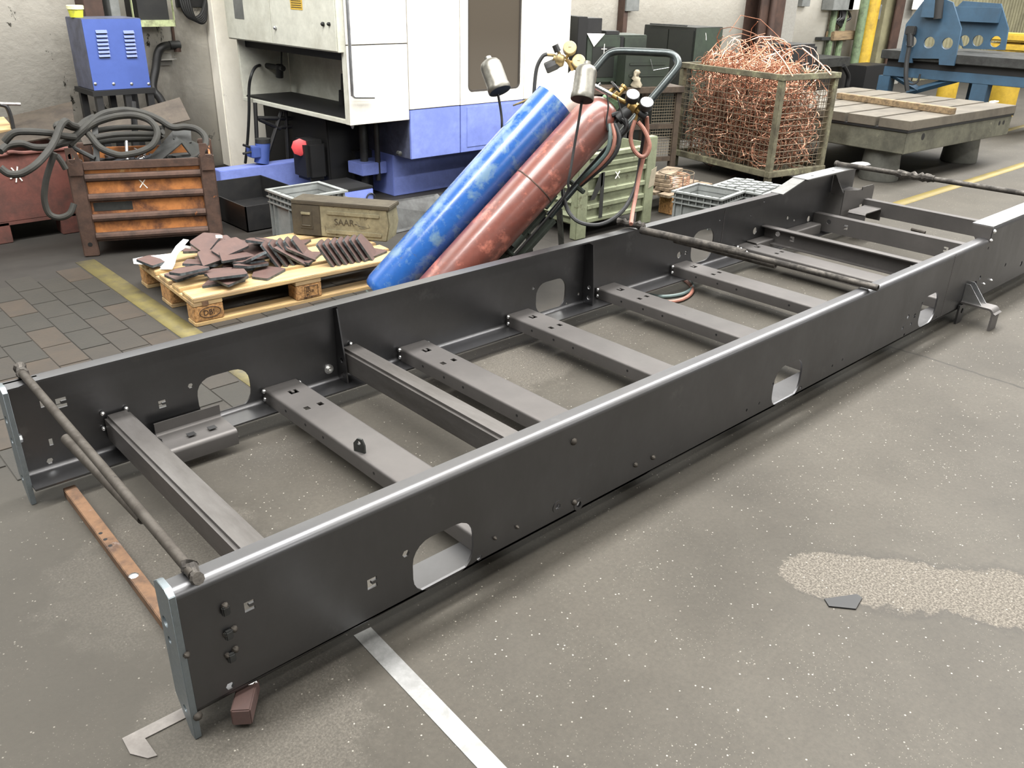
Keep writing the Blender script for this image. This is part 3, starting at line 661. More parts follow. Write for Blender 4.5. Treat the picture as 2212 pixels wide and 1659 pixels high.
# studs, tacks and tabs on the outer near web
for (u, v, r) in ((485, 1308, .009), (505, 1358, .009), (487, 1370, .007), (508, 1402, .009), (490, 1415, .007), (1239, 954, .012), (1240, 1085, .010), (1372, 1004, .009), (1410, 988, .009),
                  (1116, 1138, .006), (1068, 1162, .006), (403, 1414, .008), (427, 1547, .011), (2148, 500, .011), (2140, 519, .009), (2124, 613, .007), (2140, 605, .007)):
    p = oy(u, v, 0.0); MB().lathe((p.x, 0.0, p.z), -YA, [(r, -.001), (r * .9, .004), (r * .45, .009), (.001, .010)], 8).build('weld_tack', 'weld' if u > 2000 else 'dull_bar', ch)
for (u, v) in ((485, 1316), (492, 1368), (498, 1417)):
    p = oy(u, v, 0.0); MB().obox((p.x, .0, p.z), XA, YA, ZA, (-.009, .009), (-.012, 0), (-.012, .012)).build('weld_stub', 'dark_metal', ch, bevel=.003)
for u, v in ((1205, 1094), (1250, 1089)):
    p = oy(u, v, 0); wn = MB(); wn.prism(circ(p.x, p.z, .021, 18), (0, .0, 0), XA, ZA, .0015, [circ(p.x, p.z, .010, 12)]); wn.build('washer', 'rail_steel', ch)

# tab tacked under the near rail
p = oz(527, 1532, .03)
MB().obox((p.x, p.y, .012), Vector((.8, -.6, 0)), Vector((.6, .8, 0)), ZA, (-.022, .022), (-.03, .075), (0, .045)).build('rail_tab', 'plate_brown', ch, bevel=.003)
MB().lathe((p.x + .04, p.y + .045, .052), ZA, [(.018, 0), (.013, .008), (.002, .012)], 8).build('weld_bead', 'weld', ch)

# ================================================================ loose bars on and under the chassis
def bead_run(a, b, r, n, seed):
    rnd = random.Random(seed); a, b = Vector(a), Vector(b)
    return [a.lerp(b, i / n) + Vector((rnd.uniform(-1, 1), 0, rnd.uniform(-1, 1))) * r * .25 for i in range(n + 1)], [r * rnd.uniform(.8, 1.35) for i in range(n + 1)]
t = thing('tie_bar', 'brown round tie bar with a welded sleeve across the near end of the rails', 'bar', (.07, .65, ZT))
zc = ZT + .0135
a, b = Vector((.077, W + .005, zc)), Vector((.062, .012, zc))
MB().cyl(a, b, .0125, 14).build('rod', 'dull_bar', t)
pth, rd = bead_run((.082, W + .045, zc + .004), (.074, W - .02, zc + .002), .0145, 7, 1); MB().tube(pth, rd, 9).build('bar_end', 'burnt_bar', t)
pth, rd = bead_run((.066, .05, zc + .001), (.060, -.012, zc + .001), .014, 7, 2); MB().tube(pth, rd, 9).build('bar_end', 'burnt_bar', t)
MB().pipe((.052, .80, zc - .012), (.066, .30, zc - .014), .014, .010, 14).build('sleeve', 'dull_bar', t)
wl = MB()
for yy in (.75, .62, .48): wl.lathe((.07, yy, zc + .004), ZA, [(.008, 0), (.006, .006), (.001, .009)], 8)
wl.build('weld_bead', 'burnt_bar', t, kind='stuff')
t = thing('tie_pipe', 'dark scaled pipe pieces welded end to end across the middle of the chassis', 'pipe', (2.95, .65, ZT))
zc = ZT + .0155
def zz(u, v, z): return oz(u, v, z)
A, B_, Cc, D_ = zz(1385, 497, zc + .012), zz(1612, 547, zc + .012), zz(1610, 547, zc), zz(1897, 622, zc)
MB().pipe(A, B_, .0185, .014, 14).build('pipe_piece', 'burnt_bar', t)
MB().pipe(A.lerp(B_, .6), D_, .0135, .009, 14).build('pipe_piece', 'burnt_bar', t)
MB().pipe(zz(1458, 518, zc - .022), zz(1676, 573, zc - .03), .0165, .012, 14).build('pipe_piece', 'burnt_bar', t)
pth, rd = bead_run((2.90, W + .05, ZT + .02), (2.95, W - .09, ZT + .022), .018, 9, 5); MB().tube(pth, rd, 9).build('bar_end', 'burnt_bar', t)
wl = MB()
for p, r in ((B_, .014), (zz(1600, 540, zc + .02), .016), (zz(1660, 563, zc), .014)): wl.lathe(p, ZA, [(r, -.005), (r * .8, .004), (.001, .012)], 8)
wl.build('weld_bead', 'weld', t, kind='stuff')
t = thing('spreader_rod', 'long dark knotted rod resting across the raised rear flanges', 'rod', (5.2, .7, ZR))
zc = ZR + .021
a, b = zz(1805, 353, zc), zz(2212, 418, zc); b2 = b + (b - a) * .35
MB().cyl(a, b2, .0155, 12).build('rod', 'burnt_bar', t)
pth, rd = bead_run(a.lerp(b, .36), a.lerp(b, .56), .021, 14, 8); MB().tube(pth, rd, 9).build('weld_run', 'burnt_bar', t)
MB().lathe(a, a - b, [(.019, -.02), (.02, 0), (.012, .006)], 10).build('bar_end', 'burnt_bar', t)
o = MB().obox((.080, .05, .0), Vector((.012, 1, 0)).normalized(), Vector((1, -.012, 0)).normalized(), ZA, (0.22, 1.16), (0, .037), (0.0005, .032)).build('flat_bar', 'rust_bar', bevel=.002)
tag(o, 'rusty flat steel bar lying on the floor under the near chassis end', 'bar')
wl = MB().lathe((.1, .62, .032), ZA, [(.014, 0), (.01, .003), (.002, .004)], 8); wl.build('weld_scar', 'bright_steel', o)
wl = MB()
for yy in (.80, .84, .88): wl.cyl((.1, yy, .0315), (.1, yy, .0325), .006, 8)
wl.build('drill_hole', 'near_black', o, kind='stuff')
o = MB().prism([tuple(oz(u, v, 0)[:2]) for u, v in ((764, 1374), (801, 1356), (1090, 1655), (1180, 1748), (1117, 1752), (1031, 1660))], (0, 0, 0.0005), XA, YA, .002).build('steel_strip', 'floor_sheet')
tag(o, 'long bright flat steel strip on the floor running out from under the near rail', 'strip')
o = MB().prism([(-.12, .108), (.03, .105), (.03, .072), (-.082, .075), (-.08, .012), (-.098, .018), (-.122, .055)], (0, 0, 0.0006), XA, YA, .003).build('corner_sheet', 'floor_sheet_dull')
tag(o, 'thin L-shaped metal sheet on the floor at the near end plate', 'sheet')
o = MB().prism([tuple(oz(u, v, 0)[:2]) for u, v in ((1780, 1296), (1850, 1286), (1862, 1294), (1848, 1318), (1790, 1312))], (0, 0, 0.001), XA, YA, .004).build('rubber_scrap', 'near_black')
tag(o, 'small dark rubber scrap lying at the bare floor patch', 'scrap')
t = thing('hose_loop', 'paired dark and pink hoses looped on the floor under the far rail', 'hose', oz(1450, 640, 0))
for dv, mt, rr in ((0, 'teal_hose', .010), (12, 'red_hose', .010)):
    pts = [oz(1365, 625 + dv, .012), oz(1420, 640 + dv, .012), oz(1470, 636 + dv, .012), oz(1495, 622 + dv * .7, .012), oz(1488, 606 + dv * .5, .012), oz(1460, 595, .012), oz(1425, 588, .012)]
    MB().tube(spline(pts), rr, 8).build('hose', mt, t)
o = MB().tube(spline([oz(1970, 495, .012), oz(1985, 499, .014), oz(1998, 503, .012)]), .013, 8).build('pipe_stub', 'dull_bar'); tag(o, 'short rusty pipe stub on the floor between the rear crossmembers', 'pipe')
# ================================================================ pallet with cut plates
PO = Vector((1.0324, 2.3484, 0)); PT = -0.0543
pu = Vector((math.cos(PT), math.sin(PT), 0)); pv = Vector((-math.sin(PT), math.cos(PT), 0))
pal = thing('wooden_pallet', 'pale wooden pallet on the floor holding the heap of cut plates', 'pallet', PO)
def pbox(name, mat, u0, u1, v0, v1, z0, z1, bev=.003):
    return MB().obox(PO, pu, pv, ZA, (u0, u1), (v0, v1), (z0, z1)).build(name, mat, pal, bevel=bev)
for (v0, v1) in ((0, .145), (.186, .286), (.3275, .4725), (.514, .614), (.655, .80)): pbox('top_board', 'pallet_wood', random.uniform(-.004, .004), 1.2, v0, v1, .1222, .144)
for u0 in (0, .5275, 1.055): pbox('cross_board', 'pallet_wood', u0, u0 + .145, 0.002, .798, .1, .122)
for (v0, v1) in ((0, .1), (.3275, .4725), (.7, .8)): pbox('bottom_board', 'pallet_wood', 0, 1.2, v0, v1, 0.0005, .022)
for u0 in (0, .5275, 1.055):
    for (v0, v1) in ((0.002, .1), (.3275, .4725), (.7, .798)):
        bl = pbox('block', 'block_wood', u0 + .002, u0 + .145, v0, v1, .0222, .0998, .004)
        if v0 < .01 and u0 < 1:
            face = PO + pv * (.0005)
            if u0 == 0:
                ring = MB()
                pts = [face + pu * (.078 + .052 * math.cos(a)) + ZA * (.064 + .026 * math.sin(a)) for a in [2 * math.pi * i / 24 for i in range(24)]]
                ring.tube(pts, .0016, 5, closed=True); ring.build('stamp_ring', 'stamp', bl)
                text('DB!', .036, face + pu * .044 + ZA * .052, pu, ZA, 'stamp', bl, 'stamp_lettering')
            else:
                b0 = face + pu * (u0 + .048); ring = MB()
                sq = [(0, .034), (.075, .034), (.075, .09), (0, .09)]
                ring.tube([b0 + pu * x + ZA * z for x, z in sq], .0014, 5, closed=True); ring.build('stamp_frame', 'stamp', bl)
                for k, tx in enumerate(('EB', 'PO-9', 'M')): text(tx, .02, b0 + pu * .008 + ZA * (.072 - k * .017), pu, ZA, 'stamp', bl, 'stamp_lettering')
                text('200-1-0', .016, b0 - pu * .01 + ZA * .024, pu, ZA, 'stamp', bl, 'stamp_lettering')
MB().obox(PO, pu, pv, ZA, (.045, .075), (-.001, .002), (.1, .122)).build('orange_chip', 'rust_bar', pal)

def plate_mesh(kind):
    outl = {0: [(-.075, -.05), (.05, -.05), (.075, .0), (.03, .05), (-.05, .05)],
            1: [(-.085, -.045), (.085, -.045), (.07, .03), (-.02, .055)],
            2: [(-.07, -.05), (.07, -.05), (.07, .035), (.0, .055), (-.07, .02)]}[kind]
    # round the corners
    out = []; n = len(outl)
    for i in range(n):
        p, a, b = Vector(outl[i]), Vector(outl[i - 1]), Vector(outl[(i + 1) % n]); r = .016 if i % 2 else .008
        p1 = p + (a - p).normalized() * r; p2 = p + (b - p).normalized() * r
        for k in range(4): t = k / 3; q = p1 * (1 - t) ** 2 + p * 2 * t * (1 - t) + p2 * t * t; out.append((q.x, q.y))
    out = [(x * 1.3, y * 1.3) for x, y in out]
    m = MB(); m.cur = 1; m.prism(out, (0, 0, -.0065), XA, YA, .013)
    me = m.mesh('steel_plate', ['plate_brown', 'plate_edge'], 0, 30)
    for p in me.polygons:
        p.material_index = 0 if abs(p.normal.z) > .9 else 1
    return me
PM = [plate_mesh(k) for k in range(3)]
def put_plate(u, v, z, yaw, pitch=0, roll=0, k=0, label=None, grp='heap of cut plates on the pallet'):
    if label is None:
        lay = ('bottom', 'second', 'third', 'top')[min(3, int((z - .148) / .024))]
        fb = 'front' if v > 572 else ('middle' if v > 544 else 'back'); lr = 'left' if u < 470 else ('centre' if u < 545 else 'right')
        label = '%s cut steel plate in the %s layer at the %s %s of the heap' % (('five cornered', 'wedge shaped', 'house shaped')[k], lay, fb, lr)
    o = bpy.data.objects.new('steel_plate', PM[k]); C.objects.link(o)
    o.location = oz(u, v, z); o.rotation_euler = (Matrix.Rotation(math.radians(yaw), 3, 'Z') @ Matrix.Rotation(math.radians(pitch), 3, 'Y') @ Matrix.Rotation(math.radians(roll), 3, 'X')).to_euler()
    tag(o, label, 'plate', grp); return o
Z0 = .144 + .0068
# lowest layer flat on the boards
for (u, v, k, yaw) in ((395, 592, 0, 20), (430, 580, 2, 80), (478, 606, 1, -10), (520, 575, 0, 150), (575, 590, 2, 30), (610, 556, 0, 60), (455, 562, 1, 100), (560, 552, 2, 200), (505, 548, 0, 10), (660, 557, 1, 40), (485, 527, 2, 130), (575, 528, 0, 75), (635, 528, 1, 160), (435, 537, 2, -30)):
    put_plate(u, v, Z0, yaw, 0, 0, k)
for (u, v, k, yaw, p, r) in ((498, 600, 0, 25, 0, 4), (472, 590, 1, 60, 6, 0), (528, 565, 2, 100, 8, 5), (552, 570, 1, 200, -6, 4), (435, 568, 0, -20, 8, -5), (495, 550, 2, 140, -8, 0), (600, 548, 2, 20, 10, 10), (540, 542, 0, 260, 12, 0), (470, 540, 1, 80, -12, 6), (565, 526, 2, 45, 9, -6), (520, 525, 0, 100, 0, 12), (620, 534, 1, 70, 12, 12)):
    put_plate(u, v, Z0 + .026, yaw, p, r, k)
for (u, v, k, yaw, p, r) in ((405, 584, 2, 15, 4, -6), (455, 555, 1, 20, 0, 16), (490, 592, 2, -15, 0, -3), (500, 552, 1, 15, 6, 10), (545, 558, 2, 75, 18, -20), (470, 530, 0, 30, -18, 12), (585, 522, 2, 10, 20, 0), (512, 522, 1, 60, 14, 10), (630, 545, 1, -20, 35, 20), (645, 540, 2, -10, 30, 14)):
    put_plate(u, v, Z0 + .052, yaw, p, r, k)
for (u, v, k, yaw, p, r) in ((440, 525, 1, 40, -14, 8), (493, 534, 2, 12, -8, 14), (562, 520, 0, 50, 10, 5)):
    put_plate(u, v, Z0 + .078, yaw, p, r, k)
put_plate(334, 562, Z0 + .02, 30, 4, 6, 0, 'single steel plate resting on the white film at the pallet corner', None)
# leaning group and the fanned row
for i in range(5):
    put_plate(592 + i * 16, 553 - i * 3, Z0 + .042, -38, 58, 0, 2, ('first', 'second', 'third', 'fourth', 'fifth')[i] + ' leaning steel plate left of the neat fanned row', 'leaning plates on the pallet')
for i in range(7):
    put_plate(712 + i * 14, 551 - i * 2.2, Z0 + .040, -42, 58, 4, 2, ('first', 'second', 'third', 'fourth', 'fifth', 'sixth', 'last')[i] + ' steel plate from the left in the neat fanned row', 'fanned row of plates on the pallet')
put_plate(795, 549, Z0 + .002, 20, 0, 3, 1, 'steel plate lying flat at the right end of the fanned row', None)
# white film under the heap's corner
def sheet(rows, name, mat, parent=None, th=.002):
    m = MB(); a = len(rows); b = len(rows[0])
    for sgn in (0, 1):
        m.add([Vector(p) + ZA * (th * sgn) for r in rows for p in r], [(i * b + j, i * b + j + 1, (i + 1) * b + j + 1, (i + 1) * b + j) if sgn else ((i + 1) * b + j, (i + 1) * b + j + 1, i * b + j + 1, i * b + j) for i in range(a - 1) for j in range(b - 1)])
    return m.build(name, mat, parent, smooth=60)
zf = .146
t = thing('plastic_film', 'crumpled white plastic film strip under the corner of the plate heap', 'film', oz(345, 570, zf))
sheet([[oz(287, 560, zf + .02), oz(289, 570, zf)], [oz(310, 555, zf + .03), oz(318, 572, zf)], [oz(345, 551, zf + .035), oz(350, 578, zf + .005)], [oz(372, 548, zf + .05), oz(362, 577, zf + .012)], [oz(380, 542, zf + .07), oz(372, 566, zf + .03)]], 'film', 'white_film', t)
sheet([[oz(345, 582, zf + .003), oz(372, 582, zf + .003)], [oz(358, 566, zf + .03), oz(378, 570, zf + .03)], [oz(370, 548, zf + .06), oz(382, 552, zf + .06)], [oz(380, 532, zf + .08), oz(392, 538, zf + .075)], [oz(396, 517, zf + .1), oz(408, 519, zf + .1)]], 'film', 'white_film', t)
sheet([[oz(380, 536, zf + .075), oz(388, 544, zf + .06)], [oz(398, 530, zf + .075), oz(400, 536, zf + .06)], [oz(413, 533, zf + .06), oz(412, 538, zf + .05)]], 'film', 'white_film', t)
t = MB().obox(oz(470, 512, .26), Vector((.8, -.6, 0)), ZA, Vector((.6, .8, 0)), (-.01, .025), (-.006, .01), (0, .002)).build('paper_tag', 'paper'); tag(t, 'small white printed label stuck on the top plate of the heap', 'label')

# ---------------------------------------------------------------- olive metal case
zb = .1448
c0, c1, c2 = oz(636, 507, zb), oz(690, 515, zb), oz(843, 525, zb)
ad = Vector((c2.x - c0.x, c2.y - c0.y, 0)); al = ad.length; ad.normalize(); an = Vector((-ad.y, ad.x, 0)); AH = .205; AW = .155
am = thing('ammunition_case', 'olive metal case with embossed lettering standing at the back of the pallet', 'case', c0)
l1 = (c1 - c0).length
m = MB(); m.prism([(0, .004), (al - .012, .004), (al, AH * .45), (al - .02, AH), (0, AH)], c0, ad, ZA, -AW if False else AW)
m = MB(); m.prism([(0, .003), (al - .02, .003), (al, .1), (al - .012, AH), (0, AH)], c0 + an * AW, ad, ZA, AW)
m.build('body', 'ammo', am, bevel=.006)
MB().obox(c0, ad, an, ZA, (-.004, al + .004), (-.006, AW + .006), (AH - .018, AH + .006)).build('lid', 'ammo_dark', am, bevel=.004)
MB().obox(c0, ad, an, ZA, (-.003, l1), (-.005, .002), (.006, AH - .018)).build('end_band', 'ammo_dark', am, bevel=.003)
for (a, b, z0_, z1_) in ((l1 + .04, al - .06, .140, .160), (l1 + .03, al - .05, .028, .050)):
    m = MB(); m.prism(rrect(a, b, z0_, z1_, .009), c0 + an * .001, ad, ZA, .007); m.build('pressed_rib', 'ammo', am, bevel=.003)
text('SAAR-', .052, c0 - an * .001 + ad * (l1 + .085) + ZA * .082, ad, ZA, 'ammo_dark', am, 'lettering', .0015)
sc_ = MB()
rnd = random.Random(3)
for k in range(9):
    x = l1 + .21 + rnd.random() * .1; z = .07 + rnd.random() * .06
    sc_.tube([c0 - an * .0012 + ad * x + ZA * z, c0 - an * .0012 + ad * (x + rnd.uniform(-.05, .05)) + ZA * (z + rnd.uniform(-.03, .03))], .0009, 4)
sc_.build('scratch', 'ammo_dark', am)
hd = MB(); h0 = c0 - an * .008 + ad * (l1 * .5) + ZA * .10
hd.tube([h0 + ad * x + ZA * z for x, z in ((-.028, .035), (-.028, -.035), (.028, -.035), (.028, .035))], .005, 8, closed=True); hd.build('handle', 'ammo_dark', am)
hd = MB(); hd.obox(h0, ad, an, ZA, (-.04, .04), (0, .006), (-.055, .055)); hd.build('handle_plate', 'ammo_dark', am, bevel=.002)
MB().obox(h0, ad, an, ZA, (-.03, .03), (-.006, .004), (.03, .045)).build('handle_clip', 'ammo', am, bevel=.002)

# ---------------------------------------------------------------- plastic stacking crates
def crate(name, label, corner, ux, uy, a, b, h, zb, group=None, stacked=None, handle=True):
    """corner: bottom corner, ux (length a) and uy (length b)"""
    o = Vector((corner[0], corner[1], zb)); ux = Vector(ux); uy = Vector(uy)
    t_ = thing(name, label, 'crate', o, group); w = .004; ti = .03
    body = MB()
    body.obox(o, ux, uy, ZA, (ti, a - ti), (ti, b - ti), (0, .006))
    for (A, B2) in (((ti, a - ti), (ti, ti + w)), ((ti, a - ti), (b - ti - w, b - ti)), ((ti, ti + w), (ti, b - ti)), ((a - ti - w, a - ti), (ti, b - ti))):
        body.obox(o, ux, uy, ZA, A, B2, (0, h))
    body.build('body', 'grey_plastic', t_)
    for z0_, z1_, e in ((h - .012, h, 0), (h - .05, h - .042, .004), (h - .085, h - .078, .008)):
        rim = MB()
        for (A, B2) in (((e, a - e), (e, ti + w)), ((e, a - e), (b - ti - w, b - e)), ((e, ti + w), (ti, b - ti)), ((a - ti - w, a - e), (ti, b - ti))):
            rim.obox(o, ux, uy, ZA, A, B2, (z0_, z1_))
        rim.build('rim', 'grey_plastic', t_)
    ribs = MB()
    for k in range(9):
        x = ti + (a - 2 * ti) * k / 8
        for yy in ((ti * .3, ti), (b - ti, b - ti * .3)): ribs.obox(o, ux, uy, ZA, (x - .003, x + .003), yy, (h - .085, h) if 2 < k < 6 else (0, h) if k % 8 < 2 or k > 6 else (h - .085, h))
    for k in range(7):
        y = ti + (b - 2 * ti) * k / 6
        for xx in ((ti * .3, ti), (a - ti, a - ti * .3)): ribs.obox(o, ux, uy, ZA, xx, (y - .003, y + .003), (0, h) if k < 2 or k > 4 else (h - .085, h))
    ribs.build('rib', 'grey_plastic', t_)
    return t_
q = oz(633, 517, .0)
ct = thing  # noqa
CZ = .30
k0 = oz(572, 408, CZ); k1 = oz(632, 430, CZ); k2 = oz(752, 411, CZ)
ux = (k2 - k1); a_ = ux.length; ux.normalize(); uy = (k0 - k1); b_ = uy.length; uy = Vector((-ux.y, ux.x, 0))
crate('storage_crate', 'empty grey plastic stacking crate behind the olive case', (k1.x, k1.y), ux, uy, a_, b_, CZ - .001, .001)
CZ = .23
k3 = oz(1560, 431, CZ); k0 = oz(1478, 406, CZ); k2 = oz(1612, 412, CZ)
k1 = k3
ux = (k2 - k1); a_ = ux.length; ux.normalize(); uy = Vector((-ux.y, ux.x, 0)); b_ = (k0 - k1).length
crate('storage_crate', 'open grey crate behind the far rail below the copper cage', (k1.x, k1.y), ux, uy, a_ * 1.0, b_, CZ - .001, .001)
k4 = oz(1606, 432, .19); t_ = crate('storage_crate', 'upturned grey crate with ribbed base beside the open grey crate', (k4.x + .12, k4.y - .09), ux, uy, .40, .42, .225, .001)
gr = MB(); o_ = Vector((k4.x + .12, k4.y - .09, .226))
for k in range(7):
    for j in range(5): gr.obox(o_, ux, uy, ZA, (.03 + k * .05, .068 + k * .05), (.035 + j * .072, .092 + j * .072), (0, .014 if (k + j) % 2 else .008))
gr.build('base_grid', 'grey_plastic', t_)

# ================================================================ gas cylinders on their cart
CD = Vector((.671, -.742))            # picture direction of the axis, its normal
def edge_pt(s, off): return 785 + CD.x * s + .742 * off, 610 + CD.y * s + .671 * off
def cyl_axis(off, d0, d1, s0, s1):
    u, v = edge_pt(s0, off); a = od(u, v, d0); u, v = edge_pt(s1, off); b = od(u, v, d1); return a, b
ba, bb = cyl_axis(46.5, 4.50, 4.58, 4, 566)
bd = (bb - ba).normalized()
RC = .1145
def gas_bottle(name, label, base, d, ln, mat, shoulder_mat, collar_mat):
    t_ = thing(name, label, 'gas cylinder', base)
    prof = [(.02, .012), (.07, .004), (.095, 0), (.107, .012), (RC, .04), (RC, ln)]
    if shoulder_mat == mat:
        prof += [(RC * .985, ln + .03), (RC * .93, ln + .06), (RC * .83, ln + .09), (RC * .68, ln + .115), (RC * .5, ln + .132), (.045, ln + .14)]
    MB().lathe(base, d, prof, 40).build('shell', mat, t_, smooth=50)
    if shoulder_mat != mat:
        MB().lathe(base + d * ln, d, [(RC - .0005, 0), (RC * .985, .03), (RC * .93, .06), (RC * .82, .09), (RC * .65, .118), (.05, .14), (.043, .17), (.04, .18)], 40).build('shoulder', shoulder_mat, t_, smooth=60)
    MB().lathe(base + d * (ln + .135), d, [(.046, 0), (.05, .005), (.05, .03), (.044, .036)], 24).build('neck_ring', collar_mat, t_)
    MB().lathe(base + d * (ln + .165), d, [(.016, 0), (.018, .03), (.014, .075), (.02, .078), (.02, .09)], 16).build('valve', 'brass', t_)
    return t_
lb = (bb - ba).length
tb = gas_bottle('gas_cylinder', 'tall blue steel gas cylinder with white shoulder leaning on the cart', ba, bd, lb, 'blue_cyl', 'white_paint', 'white_paint')
# the second cylinder lies beside the first, parallel to it
u, v = edge_pt(290, 134); ray_d = ray(u, v).normalized()
side = bd.cross(ray_d).normalized()
mid = (ba + bb) / 2
best = None
for k in range(120):
    dd = 3.9 + k * .01; p = CAM + ray_d * dd; off = (p - mid) - bd * (p - mid).dot(bd)
    if best is None or abs(off.length - 2 * RC - .012) < best[0]:
        if dd < 4.5: best = (abs(off.length - 2 * RC - .012), off)
off = best[1]
ra = ba + off
tr = gas_bottle('gas_cylinder', 'tall scuffed red brown gas cylinder leaning beside the blue one', ra, bd, lb + .015, 'red_cyl', 'red_cyl', 'collar_green')
MB().lathe(ra + bd * (lb * .70), bd, [(RC + .0002, 0), (RC + .002, .002), (RC + .002, .006), (RC + .0002, .008)], 40).build('hoop', 'brown_rust', tr)

cart = thing('cylinder_cart', 'dark green two wheel cart with a tubular loop handle carrying both cylinders', 'cart', (ba.x, ba.y, 0))
nrm = off.normalized()                       # across the cart
back = bd.cross(nrm).normalized()
if back.dot(CAM - mid) > 0: back = -back      # away from the camera side
bk = back * (RC + .03)
def axp(s, across, b=1.0): return ba + bd * s + nrm * across + bk * b
wa, wb_ = -.02, (2 * RC + .012) + .155
uR, vR = edge_pt(290, 199)
loop = [opl(u, v, axp(0, 0), back) for u, v in ((1186, 468), (1240, 406), (1300, 337), (1395, 228), (1440, 175), (1460, 150), (1465, 138), (1460, 124), (1446, 116), (1420, 114), (1380, 112), (1340, 111), (1322, 114), (1308, 123), (1285, 150), (1262, 176))] + [axp(lb * .6, wa), axp(.05, wa)]
MB().tube(spline(loop, 6), .0195, 12).build('handle_tube', 'cart_tube', cart)
fr_ = MB()
for s in (.12, .62, 1.1): fr_.tube([axp(s, wa), axp(s, wb_)], .013, 8)
fr_.build('cross_tube', 'cart_green', cart)
def cpt(u, v, b=1.0): return opl(u, v, axp(0, 0, b), back)
for (u0, v0, u1, v1) in ((1196, 418, 1174, 446), (1124, 505, 1104, 530)):
    MB().pipe(cpt(u0, v0, .8), cpt(u1, v1, .8), .026, .021, 14).build('socket_tube', 'cart_green', cart)
for (u0, v0, u1, v1) in ((1172, 452, 1050, 592), (1192, 470, 1075, 600)):
    p0_, p1_ = cpt(u0, v0, 1.05), cpt(u1, v1, 1.05); d_ = (p1_ - p0_).normalized(); n_ = d_.cross(back).normalized()
    MB().obox(p0_, d_, n_, back, (0, (p1_ - p0_).length), (-.022, .022), (-.003, .003)).build('angle_rail', 'cart_green', cart)
    MB().obox(p0_, d_, n_, back, (0, (p1_ - p0_).length), (.018, .022), (.003, .03)).build('angle_rail', 'cart_green', cart)
for (u0, v0, u1, v1) in ((1208, 448, 1214, 556), (1140, 500, 1152, 590)):
    q0 = cpt(u0, v0, 1.1); q1 = oz(u1, v1, .004)
    d_ = (q1 - q0).normalized(); n_ = nrm - d_ * nrm.dot(d_); n_.normalize(); MB().obox(q0, d_, n_, d_.cross(n_), (0, (q1 - q0).length), (-.02, .02), (-.004, .004)).build('prop_leg', 'cart_green', cart)
MB().obox(ba - bd * .012, nrm, back, bd, (.0, wb_ + .02), (-.13, .16), (-.012, -.004)).build('foot_plate', 'cart_green', cart)
ax0 = ba - bd * .0 + back * .24
for ac in (.03, wb_ - .02):
    c_ = axp(.0, ac, 0) + back * .2
    c_ = Vector((c_.x, c_.y, .091))
    MB().lathe(c_ - nrm * .022, nrm, [(.03, -.004), (.06, 0), (.09, .006), (.09, .036), (.06, .044), (.03, .048)], 24).build('wheel', 'black_rubber', cart)

# protective caps parked on bent rods
def cap_on_rod(label, u0, v0, u1, v1, D, rod, tl_=.03):
    a = od(u0, v0, D - tl_); b = od(u1, v1, D + tl_); d = (b - a).normalized(); h = (b - a).length
    t_ = thing('valve_cap', label, 'cap', a)
    R1 = 23.0 / F_PX * D
    MB().lathe(a, d, [(R1 * 1.0, 0), (R1 * 1.03, h * .02), (R1 * 1.03, h * .16), (R1 * .97, h * .2), (R1 * .97, h * .78), (R1 * .92, h * .87), (R1 * .78, h * .95), (R1 * .52, h), (R1 * .34, h * 1.02), (R1 * .32, h * 1.11), (R1 * .1, h * 1.12)], 28).build('cap_shell', 'cap_silver', t_, smooth=50)
    MB().lathe(a + d * .001, d, [(R1 * .92, -.0015), (R1 * .9, 0)], 24).build('cap_mouth', 'near_black', t_)
    MB().tube(spline(rod + [a + d * h * .5]), .0065, 8).build('rod', 'black', cart)
D1 = 4.56
cap_on_rod('tilted silver valve cap on a rod in front of the machine window', 1080, 197, 1056, 131, D1, [axp(.85, wa, 1.2), od(1084, 288, D1), od(1082, 240, D1)])
D2 = 4.12
cap_on_rod('upright silver valve cap on a bent rod in front of the red cylinder', 1257, 216, 1268, 142, D2, [axp(.55, wb_ - .02, .7), od(1214, 432, D2 + .03), od(1228, 390, D2 - .01), od(1240, 320, D2), od(1252, 250, D2)])

# regulators
def gauge(mb_parent, c, d, r, face, case):
    c = Vector(c); d = Vector(d).normalized(); g = MB().lathe(c, d, [(r * .55, -.034), (r * .95, -.03), (r, -.026), (r, .004), (r * .93, .006)], 24); gg = g.build('gauge', case, mb_parent)
    MB().lathe(c, d, [(r * .9, .0062), (r * .9, .0072)], 24).build('dial', face, gg)
    x, y, dd = frame(d); nd = MB(); p = c + d * .0076
    nd.tube([p - x * r * .2, p + x * r * .25], .0012, 4); nd.build('needle', 'ink', gg)
tocam = (CAM - mid).normalized()
Dg = 4.62
def g_(u, v, D=Dg): return od(u, v, D)
rg = thing('gas_regulator', 'brass regulator with two cream gauges on the blue cylinder', 'regulator', g_(1215, 130))
MB().lathe(g_(1207, 130), g_(1207, 130) - g_(1232, 137), [(.02, -.03), (.03, -.02), (.033, .01), (.02, .02), (.02, .03)], 16).build('body', 'old_brass', rg)
a, b = g_(1212, 133), g_(1183, 146); MB().lathe(a, b - a, [(.02, 0), (.026, .025), (.028, .03), (.028, .08), (.024, .086)], 8).build('knob', 'black', rg)
a, b = g_(1212, 125), g_(1201, 100); MB().tube([a, b], .008, 8).build('stem', 'old_brass', rg)
a, b = g_(1205, 112), g_(1199, 97); MB().cyl(a, b, .017, 10).build('relief_knob', 'black', rg)
MB().tube([g_(1247, 170), g_(1228, 133), g_(1222, 128)], .010, 10).build('inlet_tube', 'brass', rg)
MB().tube([g_(1222, 128), g_(1232, 110)], .008, 8).build('gauge_stem', 'brass', rg); MB().tube([g_(1226, 134), g_(1246, 133)], .008, 8).build('gauge_stem', 'brass', rg)
